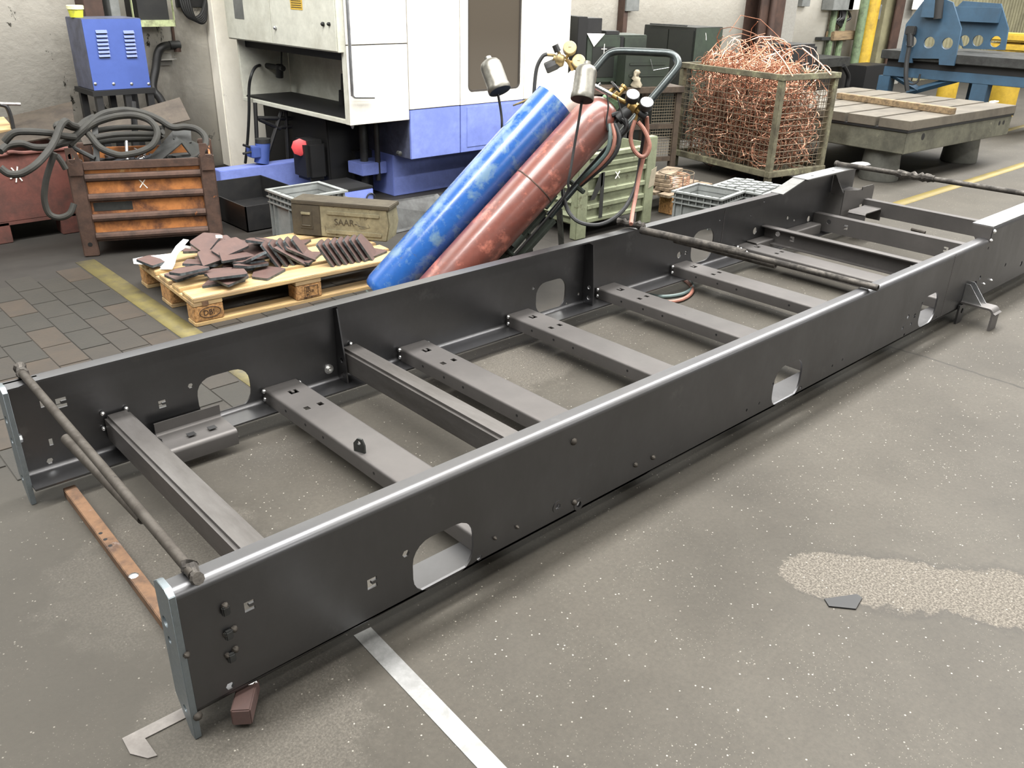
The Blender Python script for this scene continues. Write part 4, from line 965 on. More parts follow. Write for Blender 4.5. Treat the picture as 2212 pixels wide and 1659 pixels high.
gauge(rg, g_(1231, 103), tocam + Vector((-.05, 0, .25)), .034, 'gauge_case', 'gauge_case'); gauge(rg, g_(1250, 132), tocam + Vector((-.05, 0, .25)), .034, 'gauge_case', 'gauge_case')
MB().tube([g_(1200, 120), g_(1178, 118)], .007, 8).build('outlet', 'old_brass', rg)
o = MB().tube(spline([g_(1182, 117), g_(1172, 122), g_(1160, 145), g_(1155, 180), g_(1153, 213), g_(1150, 222, 4.66)]), .0095, 8).build('gas_hose', 'black_rubber'); tag(o, 'short black hose hanging from the blue cylinder regulator', 'hose')
o = MB().tube([g_(1108, 228, 4.6), g_(1150, 212, 4.62), g_(1175, 205, 4.75)], [.004, .009, .009], 8).build('cutting_torch', 'old_brass'); tag(o, 'thin torch nozzle jutting out left of the blue cylinder top', 'torch')
Dr = 4.42
def r_(u, v, D=Dr): return od(u, v, D)
rg = thing('gas_regulator', 'bright brass regulator with two white dial gauges on the red cylinder', 'regulator', r_(1350, 225))
a, b = r_(1284, 186), r_(1352, 222); MB().tube([a, a.lerp(b, .55)], .013, 12).build('valve_body', 'chrome', rg)
MB().tube([a.lerp(b, .55), b], .011, 10).build('inlet_tube', 'brass', rg)
MB().tube([r_(1282, 196), r_(1298, 180)], .006, 8).build('key_bar', 'chrome', rg)
MB().lathe(r_(1327, 190, Dr + .03), r_(1327, 190) - r_(1318, 198), [(.008, -.02), (.01, 0), (.034, .004), (.034, .012), (.012, .016)], 20).build('hand_wheel', 'dark_metal', rg)
MB().tube([r_(1327, 190, Dr + .03), r_(1312, 202, Dr + .01)], .009, 8).build('wheel_stem', 'brass', rg)
MB().lathe(r_(1368, 232), r_(1368, 232) - r_(1355, 222), [(.02, -.03), (.03, -.02), (.03, .012), (.018, .02), (.016, .04)], 14).build('body', 'brass', rg)
a, b = r_(1362, 236), r_(1338, 256); MB().lathe(a, b - a, [(.022, 0), (.03, .02), (.03, .075), (.026, .08)], 18).build('knob', 'near_black', rg)
a, b = r_(1378, 240), r_(1396, 252); MB().lathe(a, b - a, [(.012, 0), (.02, .015), (.02, .045), (.016, .05)], 14).build('relief_knob', 'near_black', rg)
MB().tube([r_(1362, 224), r_(1367, 212)], .008, 8).build('gauge_stem', 'brass', rg); MB().tube([r_(1375, 230), r_(1392, 226)], .008, 8).build('gauge_stem', 'brass', rg)
gauge(rg, r_(1367, 205, Dr - .03), tocam + Vector((0, 0, .9)), .034, 'gauge_face', 'dark_metal'); gauge(rg, r_(1397, 222, Dr - .03), tocam + Vector((0, 0, .9)), .034, 'gauge_face', 'dark_metal')
MB().tube([r_(1378, 238), r_(1376, 250), r_(1372, 262)], .008, 8).build('outlet', 'brass', rg)
Dh = 4.40
def h_(u, v, D=Dh): return od(u, v, D)
o = MB().tube(spline([h_(1372, 260), h_(1364, 285), h_(1363, 305), h_(1370, 325), h_(1384, 338), h_(1396, 335), h_(1403, 318), h_(1400, 300), h_(1391, 280), h_(1378, 263)]), .0105, 8).build('gas_hose', 'red_hose'); tag(o, 'pink hose hanging in a teardrop loop below the white gauges', 'hose')
o = MB().tube(spline([h_(1397, 252, 4.43), h_(1398, 290, 4.46), h_(1392, 330, 4.5), h_(1381, 380, 4.5), h_(1372, 430, 4.45), h_(1367, 455, 4.4), h_(1363, 484, 4.30)]), .0105, 8).build('gas_hose', 'red_hose'); tag(o, 'pink hose running straight down from the red cylinder to the far rail', 'hose')
o = MB().tube(spline([h_(1391, 255, 4.45), h_(1391, 290, 4.49), h_(1384, 340, 4.52), h_(1374, 400, 4.5), h_(1352, 446, 4.44), h_(1322, 474, 4.4), h_(1288, 486, 4.38), h_(1252, 480, 4.38), h_(1230, 460, 4.4), h_(1218, 428, 4.45), h_(1216, 410, 4.48)]), .0105, 8).build('gas_hose', 'black_rubber'); tag(o, 'black hose drooping in a wide curve before the pale green bin', 'hose')
for k, (mt, lb_, du) in enumerate((('teal_hose', 'grey green hose draped along the cart handle tube', 0), ('red_hose', 'pink hose draped along the cart beside the grey green one', 10), ('black_rubber', 'black hose bundled under the red cylinder regulator', 20))):
    o = MB().tube(spline([h_(1316 + du * .6, 268, 4.38), h_(1318 + du, 296, 4.36), h_(1312 + du, 326, 4.36), h_(1292 + du, 352, 4.38), h_(1268 + du * .8, 376, 4.42), h_(1240 + du * .5, 404, 4.5)]), .0105, 8).build('gas_hose', mt); tag(o, lb_, 'hose')
o = MB().tube(spline([h_(1320, 250), h_(1338, 246, 4.42), h_(1352, 262), h_(1350, 280), h_(1336, 292), h_(1326, 284), h_(1330, 262, 4.42), h_(1344, 258), h_(1354, 275), h_(1340, 290, 4.43), h_(1325, 275)]), .012, 8).build('hose_bundle', 'near_black'); tag(o, 'knotted black hose bundle hanging behind the red cylinder shoulder', 'hose')
for (us, lb2) in ((((1311, 204), (1314, 230), (1310, 262), (1313, 282)), 'thin black cord hanging beside the green neck ring'), (((1333, 208), (1342, 240), (1352, 265), (1352, 276)), 'thin black cord looping under the hand wheel')):
    o = MB().tube(spline([h_(u, v, 4.36) for u, v in us]), .004, 6).build('cord', 'near_black'); tag(o, lb2, 'cord')
# ================================================================ rusty stillage with scrap, upper left
SL = Vector((1.0, 3.838, 0)); SR_ = Vector((1.735, 3.525, 0)); SH = .565
su = (SR_ - SL); SW = su.length; su.normalize(); sv = Vector((-su.y, su.x, 0)); SD = .62
st = thing('stillage', 'rusty orange steel stillage with a chalked X beside the pallet', 'stillage', SL)
def sbox(name, mat, a, b, c, bev=.003): return MB().obox(SL, su, sv, ZA, a, b, c).build(name, mat, st, bevel=bev)
for a in ((0, .085), (SW - .085, SW)):
    for b in ((0, .05), (SD - .05, SD)): sbox('corner_post', 'brown_rust', a, b, (0.001, SH), .006)
for b in ((.022, .034), (SD - .034, SD - .022)): sbox('side_panel', 'orange_rust', (.085, SW - .085), b, (.115, SH - .03))
for a in ((.015, .027), (SW - .027, SW - .015)): sbox('end_panel', 'orange_rust', a, (.05, SD - .05), (.115, SH - .03))
sbox('base', 'brown_rust', (.085, SW - .085), (.03, SD - .03), (.09, .115))
for z in (.115, .225, .345, .46):
    m = MB(); m.tube([SL + su * .085 + sv * .018 + ZA * z, SL + su * (SW - .085) + sv * .018 + ZA * z], .024, 10); m.build('rib', 'brown_rust', st)
sbox('top_rail', 'brown_rust', (.085, SW - .085), (.0, .03), (SH - .06, SH - .015), .004)
sbox('bottom_rail', 'brown_rust', (.085, SW - .085), (.01, .04), (.085, .105), .004)
for a0, sg in ((.02, 1), (SW - .085, -1)):
    m = MB(); m.prism([(0, 0), (.07, 0), (.075, .02), (.075, .06), (.06, .125), (.04, .155), (0, .155)], SL + su * (a0 - .01 if sg > 0 else a0 + .01) - sv * .004 + ZA * (SH - .085), su, ZA, .006, [circ(.026 if sg > 0 else .048, .095, .019, 12, ry=.03)])
    m.build('stacking_hook', 'brown_rust', st)
MB().cyl(SL + su * .045 - sv * .001 + ZA * .075, SL + su * .045 + sv * .006 + ZA * .075, .013, 12).build('post_hole', 'near_black', st)
sbox('label_patch', 'dark_metal', (.10, .31), (.020, .023), (.265, .315), 0)
m = MB(); cx = SL + su * (.385) + sv * .0208 + ZA * .415
for a, b in (((-.022, .03), (.022, -.03)), ((.022, .03), (-.018, -.025))): m.tube([cx + su * a[0] + ZA * a[1], cx + su * b[0] + ZA * b[1]], .003, 5)
m.build('chalk_mark', 'chalk', st)
nb = sv
def sp(u, v, b): return opl(u, v, SL + sv * b, sv)     # picture point on a plane of the stillage, b behind its front
# scrap inside
def slab(name, label, cat, quad, th, mat, nrm=None):
    P = [Vector(p) for p in quad]; n = (P[1] - P[0]).cross(P[2] - P[0]).normalized()
    m = MB(); k = len(P); m.add(P + [p + n * th for p in P], [tuple(range(k - 1, -1, -1)), tuple(range(k, 2 * k))] + [(i, (i + 1) % k, (i + 1) % k + k, i + k) for i in range(k)])
    return tag(m.build(name, mat, bevel=0), label, cat)
slab('scrap_sheet', 'large brown steel offcut standing slanted in the rusty stillage', 'sheet', [sp(298, 236, .5), sp(388, 210, .5), sp(411, 258, .42), sp(360, 270, .35), sp(310, 300, .3), sp(290, 290, .3)], .008, 'sheet_brown')
slab('scrap_sheet', 'brown steel offcut under the cable coil in the stillage', 'sheet', [sp(160, 268, .45), sp(300, 245, .52), sp(330, 300, .3), sp(180, 312, .25)], .008, 'sheet_brown')
t = thing('angle_offcut', 'dark folded steel angle lying on the right of the stillage', 'offcut', sp(390, 320, .2))
m = MB(); A, B_, Cc, D_ = sp(318, 345, .06), sp(372, 284, .3), sp(446, 318, .3), sp(420, 345, .06)
apex = sp(393, 308, .12)
for quad in ((A, B_, apex, sp(345, 348, .06)), (B_, Cc, D_, apex)):
    q = [Vector(p) for p in quad]; n = (q[1] - q[0]).cross(q[2] - q[0]).normalized()
    m.add(q + [p + n * .006 for p in q], [(3, 2, 1, 0), (4, 5, 6, 7), (0, 1, 5, 4), (1, 2, 6, 5), (2, 3, 7, 6), (3, 0, 4, 7)])
m.build('leaf', 'dark_metal', t)
m = MB(); q = [sp(372, 277, .28), sp(412, 281, .28), sp(414, 307, .2), sp(398, 311, .18), sp(374, 299, .2)]; n = (q[1] - q[0]).cross(q[2] - q[0]).normalized()
m.add(q + [p + n * .008 for p in q], [(4, 3, 2, 1, 0), (5, 6, 7, 8, 9)] + [(i, (i + 1) % 5, (i + 1) % 5 + 5, i + 5) for i in range(5)]); m.build('tab', 'dark_metal', t)
tag(MB().cyl(sp(287, 219, .35), sp(293, 305, .3), .018, 10).build('steel_pin', 'near_black'), 'short black round bar standing up through the cable coil', 'bar')
tag(MB().obox(sp(204, 255, .2), (sp(209, 340, .1) - sp(204, 255, .2)).normalized(), su, (sp(209, 340, .1) - sp(204, 255, .2)).normalized().cross(su), (0, .27), (-.016, .016), (-.006, .006)).build('flat_offcut', 'dark_metal'), 'narrow grey flat bar standing upright in the stillage', 'bar')
tag(MB().tube([sp(150, 315, .12), sp(205, 343, .06)], .014, 8).build('round_offcut', 'dark_metal'), 'grey bar slanting out of the stillage beside its left hook', 'bar')
tag(MB().tube([sp(273, 305, .16), sp(274, 330, .12), sp(275, 345, .1)], .009, 8).build('round_offcut', 'bright_steel'), 'thin bright rod upright behind the stillage top rail', 'rod')
m = MB(); rnd = random.Random(9); base = sp(304, 335, .05)
for k in range(9): m.tube([base + Vector((rnd.uniform(-.03, .03), rnd.uniform(-.02, .02), rnd.uniform(-.02, .03))), base + Vector((rnd.uniform(-.04, .04), rnd.uniform(-.02, .02), rnd.uniform(-.02, .05)))], .0022, 5)
tag(m.build('wire_twist', 'bright_steel'), 'small knot of bright wire on the stillage rim', 'wire')
m = MB(); m.obox(SL, su, sv, ZA, (.09, SW - .09), (.045, SD - .045), (.116, .45)); rnd = random.Random(21)
for k in range(40):
    a_, b_, an_ = rnd.uniform(.12, SW - .12), rnd.uniform(.1, SD - .1), rnd.uniform(0, 3.1); c_ = SL + su * a_ + sv * b_ + ZA * (.45 + rnd.random() * .05)
    m.obox(c_, Vector((math.cos(an_), math.sin(an_), rnd.uniform(-.2, .2))).normalized(), Vector((-math.sin(an_), math.cos(an_), 0)), ZA, (-.08, .08), (-.02, .02), (0, .02))
tag(m.build('scrap_fill', 'dark_metal', kind='stuff'), 'dark scrap pieces filling the rusty stillage under the cables', 'scrap', kind='stuff')
# heavy cable coil
def cable(label, pts, r=.0195):
    o = MB().tube(spline([sp(*p) for p in pts], 6), r, 10).build('welding_cable', 'rubber'); tag(o, label, 'cable'); return o
cable('heavy cable crossing high over the coil and down into the stillage', [(0, 327, -.05), (15, 315, .0), (45, 310, .02), (72, 318, .04), (104, 318, .06), (134, 310, .06), (152, 302, .1), (179, 279, .14), (216, 249, .2), (254, 239, .24), (283, 239, .25), (315, 246, .25), (345, 259, .22), (372, 275, .2), (400, 274, .2), (425, 279, .18), (442, 294, .14), (444, 313, .1), (432, 332, .06), (414, 345, .05)])
cable('heavy cable forming the big round loop in the stillage', [(149, 312, .1), (194, 272, .16), (239, 254, .18), (283, 249, .18), (315, 256, .16), (334, 271, .12), (340, 291, .09), (329, 314, .06), (305, 327, .04), (280, 333, .03), (258, 335, .03), (232, 327, .05), (213, 316, .08), (194, 292, .14), (186, 285, .2)])
cable('heavy cable bending in a long droop over the red bin front', [(0, 362, -.3), (19, 375, -.3), (45, 375, -.3), (75, 358, -.28), (101, 331, -.2), (118, 304, -.12), (129, 276, -.06), (140, 262, -.02), (150, 268, .05), (165, 273, .12)])
cable('heavy cable arching from the left edge behind the drooping one', [(10, 306, -.12), (30, 287, -.12), (60, 284, -.1), (104, 287, -.04), (134, 293, .02), (160, 296, .1)])
cable('heavy cable end with a rounded tip left of the coil', [(124, 277, .08), (123, 271, .1), (135, 268, .12), (165, 276, .14), (185, 262, .18), (205, 252, .2)])
cable('heavy cable hanging in a U down beside the stillage post', [(122, 335, -.06), (132, 348, -.06), (142, 365, -.055)], .016)
cable('heavy cable looped almost to the floor between red bin and stillage', [(118, 330, -.16), (106, 365, -.16), (98, 398, -.16), (96, 432, -.16), (106, 461, -.16), (127, 470, -.155), (150, 462, -.15), (160, 440, -.13)], .017)
for k, (dv, b) in enumerate(((0, .2), (14, .14), (26, .2))):
    cable(('upper', 'middle', 'lower')[k] + ' flat run of heavy cable inside the coil', [(205, 283 + dv, b), (245, 277 + dv, b + .04), (290, 275 + dv, b + .05), (335, 278 + dv * .8, b + .03), (352, 276 + dv * .6, b)], .016)

# ---------------------------------------------------------------- red bin at the left edge
RY = 4.42
rbn = thing('steel_bin', 'dull red steel bin with a chalk star at the left edge', 'bin', (.5, RY, 0))
MB().box(-.45, 1.20, RY, RY + .02, .13, .53).build('front_panel', 'red_rust', rbn, bevel=.004)
MB().box(1.18, 1.20, RY, RY + .75, .13, .53).build('side_panel', 'red_rust', rbn); MB().box(-.45, -.43, RY, RY + .75, .13, .53).build('side_panel', 'red_rust', rbn)
MB().box(-.45, 1.20, RY + .73, RY + .75, .13, .53).build('back_panel', 'red_rust', rbn); MB().box(-.45, 1.20, RY, RY + .75, .11, .13).build('base', 'red_rust', rbn)
for x in (.62, -.43, 1.06): MB().box(x, x + .15, RY + .0, RY + .12, .001, .129).build('foot', 'red_rust', rbn, bevel=.004)
MB().tube(spline([(-.4, RY, .535), (.2, RY - .01, .54), (.78, RY, .527), (.86, RY - .015, .545), (.95, RY, .53), (1.19, RY, .532)]), .012, 8).build('rolled_rim', 'red_rust', rbn)
m = MB(); c_ = oy(36, 376, RY - .003)
for k in range(4): a = math.pi * k / 4 + .5; m.tube([c_ + XA * .045 * math.cos(a) + ZA * .045 * math.sin(a), c_ - XA * .045 * math.cos(a) - ZA * .05 * math.sin(a)], .004, 5)
m.build('chalk_mark', 'chalk', rbn)
slab('scrap_sheet', 'wide brown sheet lying across the top of the red bin', 'sheet', [(.75, RY + .05, .56), (1.28, RY + .1, .60), (1.45, RY + .65, .72), (.80, RY + .6, .62)], .008, 'sheet_brown')
slab('timber_board', 'pale board end lying on the red bin at the left edge', 'board', [(.3, RY + .25, .60), (.98, RY + .3, .61), (.98, RY + .5, .66), (.3, RY + .45, .65)], .022, 'pallet_wood')
t = thing('tee_handle', 'black bent bar with a bright rod across its top at the left edge', 'bar', oy(14, 285, 4.75))
MB().tube(spline([oy(30, 290, 4.72), oy(27, 270, 4.72), oy(21, 245, 4.72), oy(13, 230, 4.72), oy(0, 226, 4.72)]), .013, 8).build('bent_bar', 'black', t)
MB().cyl(oy(-30, 223, 4.72), oy(44, 225, 4.72), .011, 10).build('cross_rod', 'chrome', t)

# ---------------------------------------------------------------- blue cabinet on a stand
BY = 5.15
a, b = oy(178, 40, BY), oy(326, 189, BY)
bc = thing('blue_cabinet', 'blue sheet metal cabinet with two columns of louvres on a black stand', 'cabinet', (a.x, BY, 0))
x0, x1, z0, z1 = a.x - .01, b.x, b.z, a.z
MB().box(x0, x1, BY + .003, BY + .34, z0, z1).build('housing', 'cabinet_side', bc, bevel=.004)
MB().box(x0 + .002, x1, BY, BY + .0028, z0 + .002, z1 - .004).build('front_panel', 'cabinet_blue', bc)
zo = lambda px, py: oy(130 + px / 5.672, py / 5.67, BY)
for (pa, pb, rows) in ((435, 575, (410, 463, 512, 560, 607, 655, 702)), (775, 905, (415, 466, 514, 562, 609, 656, 703))):
    for k, py in enumerate(rows):
        p, q = zo(pa + k * 6.5, py), zo(pb + k * 6.5, py)
        lo = MB(); lo.add([(p.x, BY, p.z + .022), (q.x, BY, p.z + .022), (q.x, BY - .012, p.z + .002), (p.x, BY - .012, p.z + .002), (p.x, BY, p.z), (q.x, BY, p.z)], [(0, 1, 2, 3), (3, 2, 5, 4), (0, 3, 4), (1, 5, 2)])
        lo.build('louvre', 'cabinet_blue', bc); 
        MB().box(p.x + .002, q.x - .002, BY - .0005, BY + .001, p.z - .006, p.z + .001).build('louvre_slot', 'near_black', bc)
for px in (430, 655, 875, 1085):
    p = zo(px, 1028); MB().lathe((p.x, BY, p.z), -YA, [(.011, -.001), (.011, .002), (.005, .004)], 10).build('bolt', 'bright_steel', bc)
MB().box(x0 - .02, x1 + .02, BY - .03, BY + .36, z0 - .035, z0 - .0005).build('stand_shelf', 'near_black', bc)
for xx in (x0, (x0 + x1) / 2, x1 - .04):
    for yy in (BY - .02, BY + .31): MB().box(xx, xx + .045, yy, yy + .045, 0.001, z0 - .036).build('stand_leg', 'black', bc)
t = thing('plastic_tub', 'small yellow plastic tub with a pale lid on the blue cabinet', 'tub', (x0 + .05, BY + .17, z1))
c_ = oy(165, 33, BY + .17); c_ = Vector((c_.x, BY + .17, z1))
MB().lathe(c_, ZA, [(.042, .001), (.05, .052)], 20).build('tub_body', 'tub_yellow', t); MB().lathe(c_ + ZA * .0525, ZA, [(.055, 0), (.056, .022), (.05, .026)], 20).build('lid', 'tub_lid', t)
# wall bracket, cupboards and pipes behind it
def wbox(name, label, cat, u0, v0, u1, v1, y, depth, mat, bev=.003, z1_=None, z0_=None):
    a, b = oy(u0, v0, y), oy(u1, v1, y)
    o = MB().box(min(a.x, b.x), max(a.x, b.x), y, y + depth, z0_ if z0_ is not None else min(a.z, b.z), z1_ if z1_ is not None else max(a.z, b.z)).build(name, mat, bevel=bev); tag(o, label, cat); return o
wbox('wall_cupboard', 'dark rusty cupboard on the wall above the blue cabinet', 'cupboard', 168, -60, 226, 32, WY - .2, .195, 'column_brown', z0_=1.19)
wbox('wall_cupboard', 'grey steel cupboard on the wall right of the rusty one', 'cupboard', 226, -60, 262, 36, WY - .22, .215, 'grey_panel', z0_=1.18)
t = thing('wall_rack', 'pale green angle rack holding a dark box on the wall', 'rack', oy(330, 30, WY - .3))
for (u0, v0, u1, v1) in ((277, -40, 291, 42), (366, -40, 380, 56), (300, 44, 380, 57)):
    a, b = oy(u0, v0, WY - .30), oy(u1, v1, WY - .30); MB().box(a.x, b.x, WY - .3, WY - .005 if v0 > 0 else WY - .27, min(a.z, b.z), max(a.z, b.z)).build('angle_bar', 'pale_green', t)
a, b = oy(288, -40, WY - .26), oy(366, 43, WY - .26); MB().box(a.x, b.x, WY - .26, WY - .005, b.z, a.z).build('dark_box', 'black', t)
t = thing('cable_bundle', 'black cables hanging in loops on the wall beside the green rack', 'cable', oy(420, 20, WY - .1))
for k in range(5):
    MB().tube(spline([oy(385 + k * 5, -20, WY - .08), oy(396 + k * 5, 22 + k * 2, WY - .1), oy(415 + k * 4, 40 + k * 2, WY - .1), oy(436 + k * 2, 28 + k * 3, WY - .09), oy(448 - k, -20, WY - .07)]), .014, 8).build('cable', 'near_black', t)
wbox('cable_duct', 'dark grey steel duct running down the wall pilaster', 'duct', 449, -40, 470, 111, WY - .06, .055, 'dark_metal', z1_=1.9)
wbox('wall_beam', 'black beam crossing the wall above the cable bundle', 'beam', 380, -8, 450, 16, WY - .04, .035, 'black')
t = thing('elbow_pipe', 'thick dark hose on a wall elbow right of the blue cabinet', 'pipe', oy(340, 150, WY - .12))
MB().tube(spline([oy(372, 98, WY - .06), oy(352, 101, WY - .12), oy(341, 116, WY - .12), oy(336, 150, WY - .12), oy(330, 190, WY - .14), oy(345, 212, WY - .2), oy(360, 240, WY - .3)]), .032, 12).build('hose', 'black', t)
MB().cyl(oy(366, 98, WY - .09), oy(388, 97, WY - .09), .034, 12).build('clamp', 'dark_metal', t); MB().cyl(oy(382, 96, WY - .09), oy(384, 112, WY - .09), .028, 10).build('elbow', 'brown_rust', t)
tag(MB().tube([oy(372, 56, WY - .02), oy(377, 96, WY - .02)], .012, 8).build('rusty_conduit', 'brown_rust'), 'short rusty conduit on the wall under the green rack', 'pipe')
tag(MB().box(oy(324, 70, WY - .1).x, oy(376, 70, WY - .1).x, WY - .12, WY - .005, .86, .95).build('sooty_pipe', 'hall_grey', bevel=.04), 'sooty round pipe along the wall behind the blue cabinet', 'pipe')

# ================================================================ machine tool
MX0, MX1, MX2, MY = 2.865, 3.375, 5.02, 3.80
mc = thing('machining_centre', 'large white and blue machine tool with a dark window and open side niche', 'machine', (3.9, 4.5, 0))
def mb(name, mat, x0, x1, y0, y1, z0, z1, bev=.003, par=None): return MB().box(x0, x1, y0, y1, z0, z1).build(name, mat, par or mc, bevel=bev)
zN0, zN1 = .605, 1.075            # niche in the left side
mb('niche_floor', 'cream_paint', MX0, MX1 - .002, MY + .004, 5.42, zN0, zN0 + .03)
mb('niche_back', 'cream_paint', 3.30, MX1 - .002, MY + .03, 5.40, zN0 + .03, zN1 + .1)
mb('niche_end', 'cream_paint', MX0 + .002, 3.30, 5.40, 5.42, zN0 + .03, zN1 + .1)
mb('niche_lintel', 'near_black', MX0 + .06, 3.299, MY + .04, 5.399, zN1 - .06, zN1 + .0)
mb('niche_shelf', 'near_black', MX0 + .02, 3.299, MY + .04, 5.39, zN0 + .031, zN0 + .045)
mb('control_cabinet', 'cream_paint', MX0 - .045, MX1 - .002, MY + .022, 5.46, zN1 + .001, 2.1, .004)
cd = MX0 - .052
pz = lambda u, v: ox(u, v, cd)
s1 = pz(588, 80)
for (ya, yb) in ((MY + .03, s1.y - .003), (s1.y + .003, 5.45)): mb('cabinet_door', 'cream_paint', cd, MX0 - .0455, ya, yb, zN1 + .008, 2.08, .003)
for (u, v, r, mt) in ((596, 60, .013, 'bright_steel'), (699, 52, .014, 'near_black'), (712, 52, .012, 'near_black')):
    p = pz(u, v); MB().lathe((cd, p.y, p.z), -XA, [(r, 0), (r, .012), (r * .5, .02)], 12).build('cabinet_lock', mt, mc)
a, b = pz(624, -30), pz(654, 22); pl_ = MB().box(cd - .0015, cd, b.y, a.y, b.z, a.z).build('warning_plate', 'sign_yellow', mc)
ln_ = MB()
for k in range(5):
    z = b.z + .012 + k * .014; ln_.box(cd - .002, cd - .0014, b.y + .012 + .006 * (k % 2), a.y - .012, z, z + .005)
ln_.build('print_line', 'ink', pl_)
a, b = pz(500, -30), pz(528, 42); mb('grey_sticker', 'grey_panel', cd - .001, cd, b.y, a.y, b.z, a.z, 0)
# front of the niche housing
seam = oy(820, 96, MY).z
mb('front_panel', 'white_paint', MX0, MX1 - .005, MY, MY + .02, zN0 - .002, seam - .003); mb('front_panel', 'white_paint', MX0, MX1 - .005, MY, MY + .02, seam + .003, 2.1)
mb('corner_edge', 'cream_paint', MX0 - .004, MX0 - .0005, MY + .001, MY + .055, zN0, 2.1)
hx = MX0 + .012
MB().tube([(hx, MY - .03, 1.9), (hx, MY - .03, oy(757, 206, MY).z), (hx + .015, MY - .03, oy(757, 209, MY).z), (oy(803, 210, MY).x, MY - .03, oy(803, 209, MY).z)], .012, 10).build('rail_handle', 'bright_steel', mc)
# main body
wz0, wz1 = oy(887, 238, MY).z, 2.1
bz0 = oy(887, 345, MY).z
xs = [MX1, oy(994, 150, MY).x, oy(1132, 150, MY).x, MX2]
mb('main_housing', 'cream_paint', MX1, MX2, MY + .021, 5.5, bz0 + .02, 2.1)
mb('seam_backing', 'dark_metal', MX0 + .03, MX2 - .01, MY + .0203, MY + .0208, zN0 + .04, 2.05, 0)
wa_, wb2 = oy(1011, 180, MY).x, oy(1124, 180, MY).x; wzb = oy(1060, 196, MY).z
for i in range(3):
    xa, xb = xs[i] + .003, xs[i + 1] - .003
    if i == 1:
        m = MB(); hole = rrect(wa_, wb2, wzb, 1.75, .045)
        m.prism([(xa, wz0 + .003), (xb, wz0 + .003), (xb, wz1), (xa, wz1)], (0, MY + .02, 0), XA, ZA, .02, [hole]); m.build('front_panel', 'white_paint', mc)
        m = MB(); m.prism(rrect(wa_ - .002, wb2 + .002, wzb - .002, 1.752, .046), (0, MY + .018, 0), XA, ZA, .012, [rrect(wa_ + .014, wb2 - .014, wzb + .014, 1.735, .035)]); m.build('window_gasket', 'gasket', mc)
        m = MB(); m.prism(rrect(wa_ + .01, wb2 - .01, wzb + .01, 1.74, .036), (0, MY + .019, 0), XA, ZA, .006); m.build('window_pane', 'window_glass', mc)
    else: mb('front_panel', 'white_paint', xa, xb, MY, MY + .02, wz0 + .003, wz1)
    mb('lower_panel', 'machine_blue', xa, xb, MY + .001, MY + .02, bz0, wz0 - .002)
a, b = oy(1009, 232, MY), oy(1119, 303, MY)
m = MB(); m.prism([(a.x, b.z), (b.x, b.z), (b.x, a.z), (a.x, a.z)], (0, MY + .001, 0), XA, ZA, .003); m.build('service_hatch', 'machine_blue', mc)
mb('lower_side', 'cabinet_side', MX1 - .001, MX1 + .02, MY + .02, 4.7, bz0, zN0 - .004)
MB().lathe((oy(873, 335, MY).x - .02, MY + .05, bz0 + .05), -YA, [(.018, 0), (.018, .03), (.01, .034)], 8).build('hex_bolt', 'dark_metal', mc)
mb('base_plinth', 'machine_blue', 3.36, 4.9, 4.02, 5.4, .001, bz0 - .0, .004)
mb('plinth_recess', 'near_black', 3.2, 3.36, 4.3, 5.4, .001, .32, .004)
mb('base_casting', 'near_black', 3.0, 3.37, 4.35, 5.35, .05, zN0 - .004, .01)
MB().cyl((3.22, 4.2, .05), (3.22, 4.2, zN0 - .003), .03, 12).build('drain_pipe', 'dark_metal', mc); MB().cyl((3.29, 4.12, .12), (3.29, 4.12, zN0 - .003), .022, 12).build('drain_pipe', 'black', mc)
mb('base_block', 'machine_blue', oy(846, 360, 4.0).x - .2, 3.359, 4.1, 4.3, .17, .26, .004)
MB().lathe((oy(762, 281, MY + .05).x, MY + .05, zN0 - .003), -ZA, [(.012, 0), (.014, .01), (.005, .03)], 10).build('drain_plug', 'bright_steel', mc)
# air service unit in the niche
t = thing('air_regulator', 'black air service unit with filter bowl and hose in the machine niche', 'regulator', ox(590, 150, 3.05))
nx = 3.1
def nn(u, v): return ox(u, v, nx)
MB().tube([nn(566, 140), nn(612, 148)], .022, 10).build('manifold', 'black', t)
MB().cyl(nn(574, 145), nn(573, 185), .022, 12).build('filter_bowl', 'black', t); MB().cyl(nn(573, 186), nn(572, 192), .012, 10).build('drain', 'near_black', t)
MB().cyl(nn(604, 140), nn(604, 167), .03, 12).build('regulator_bowl', 'near_black', t); MB().cyl(nn(608, 104), nn(608, 138), .006, 8).build('cord', 'near_black', t)
o = MB().tube(spline([nn(566, 140), ox(552, 145, 2.92), ox(543, 162, 2.84), ox(538, 190, 2.83), ox(538, 240, 2.83), ox(535, 300, 2.83), ox(530, 352, 2.83)]), .012, 8).build('air_hose', 'black_rubber'); tag(o, 'black air hose dropping from the machine niche to the floor', 'hose')
t = thing('oil_filter', 'black filter bottle at the front end of the machine niche', 'filter', ox(742, 200, 3.2))
MB().cyl(ox(742, 160, 3.2), ox(742, 196, 3.2), .02, 12).build('neck', 'black', t); MB().cyl(ox(741, 196, 3.2), ox(741, 240, 3.2), .033, 14).build('bowl', 'near_black', t)

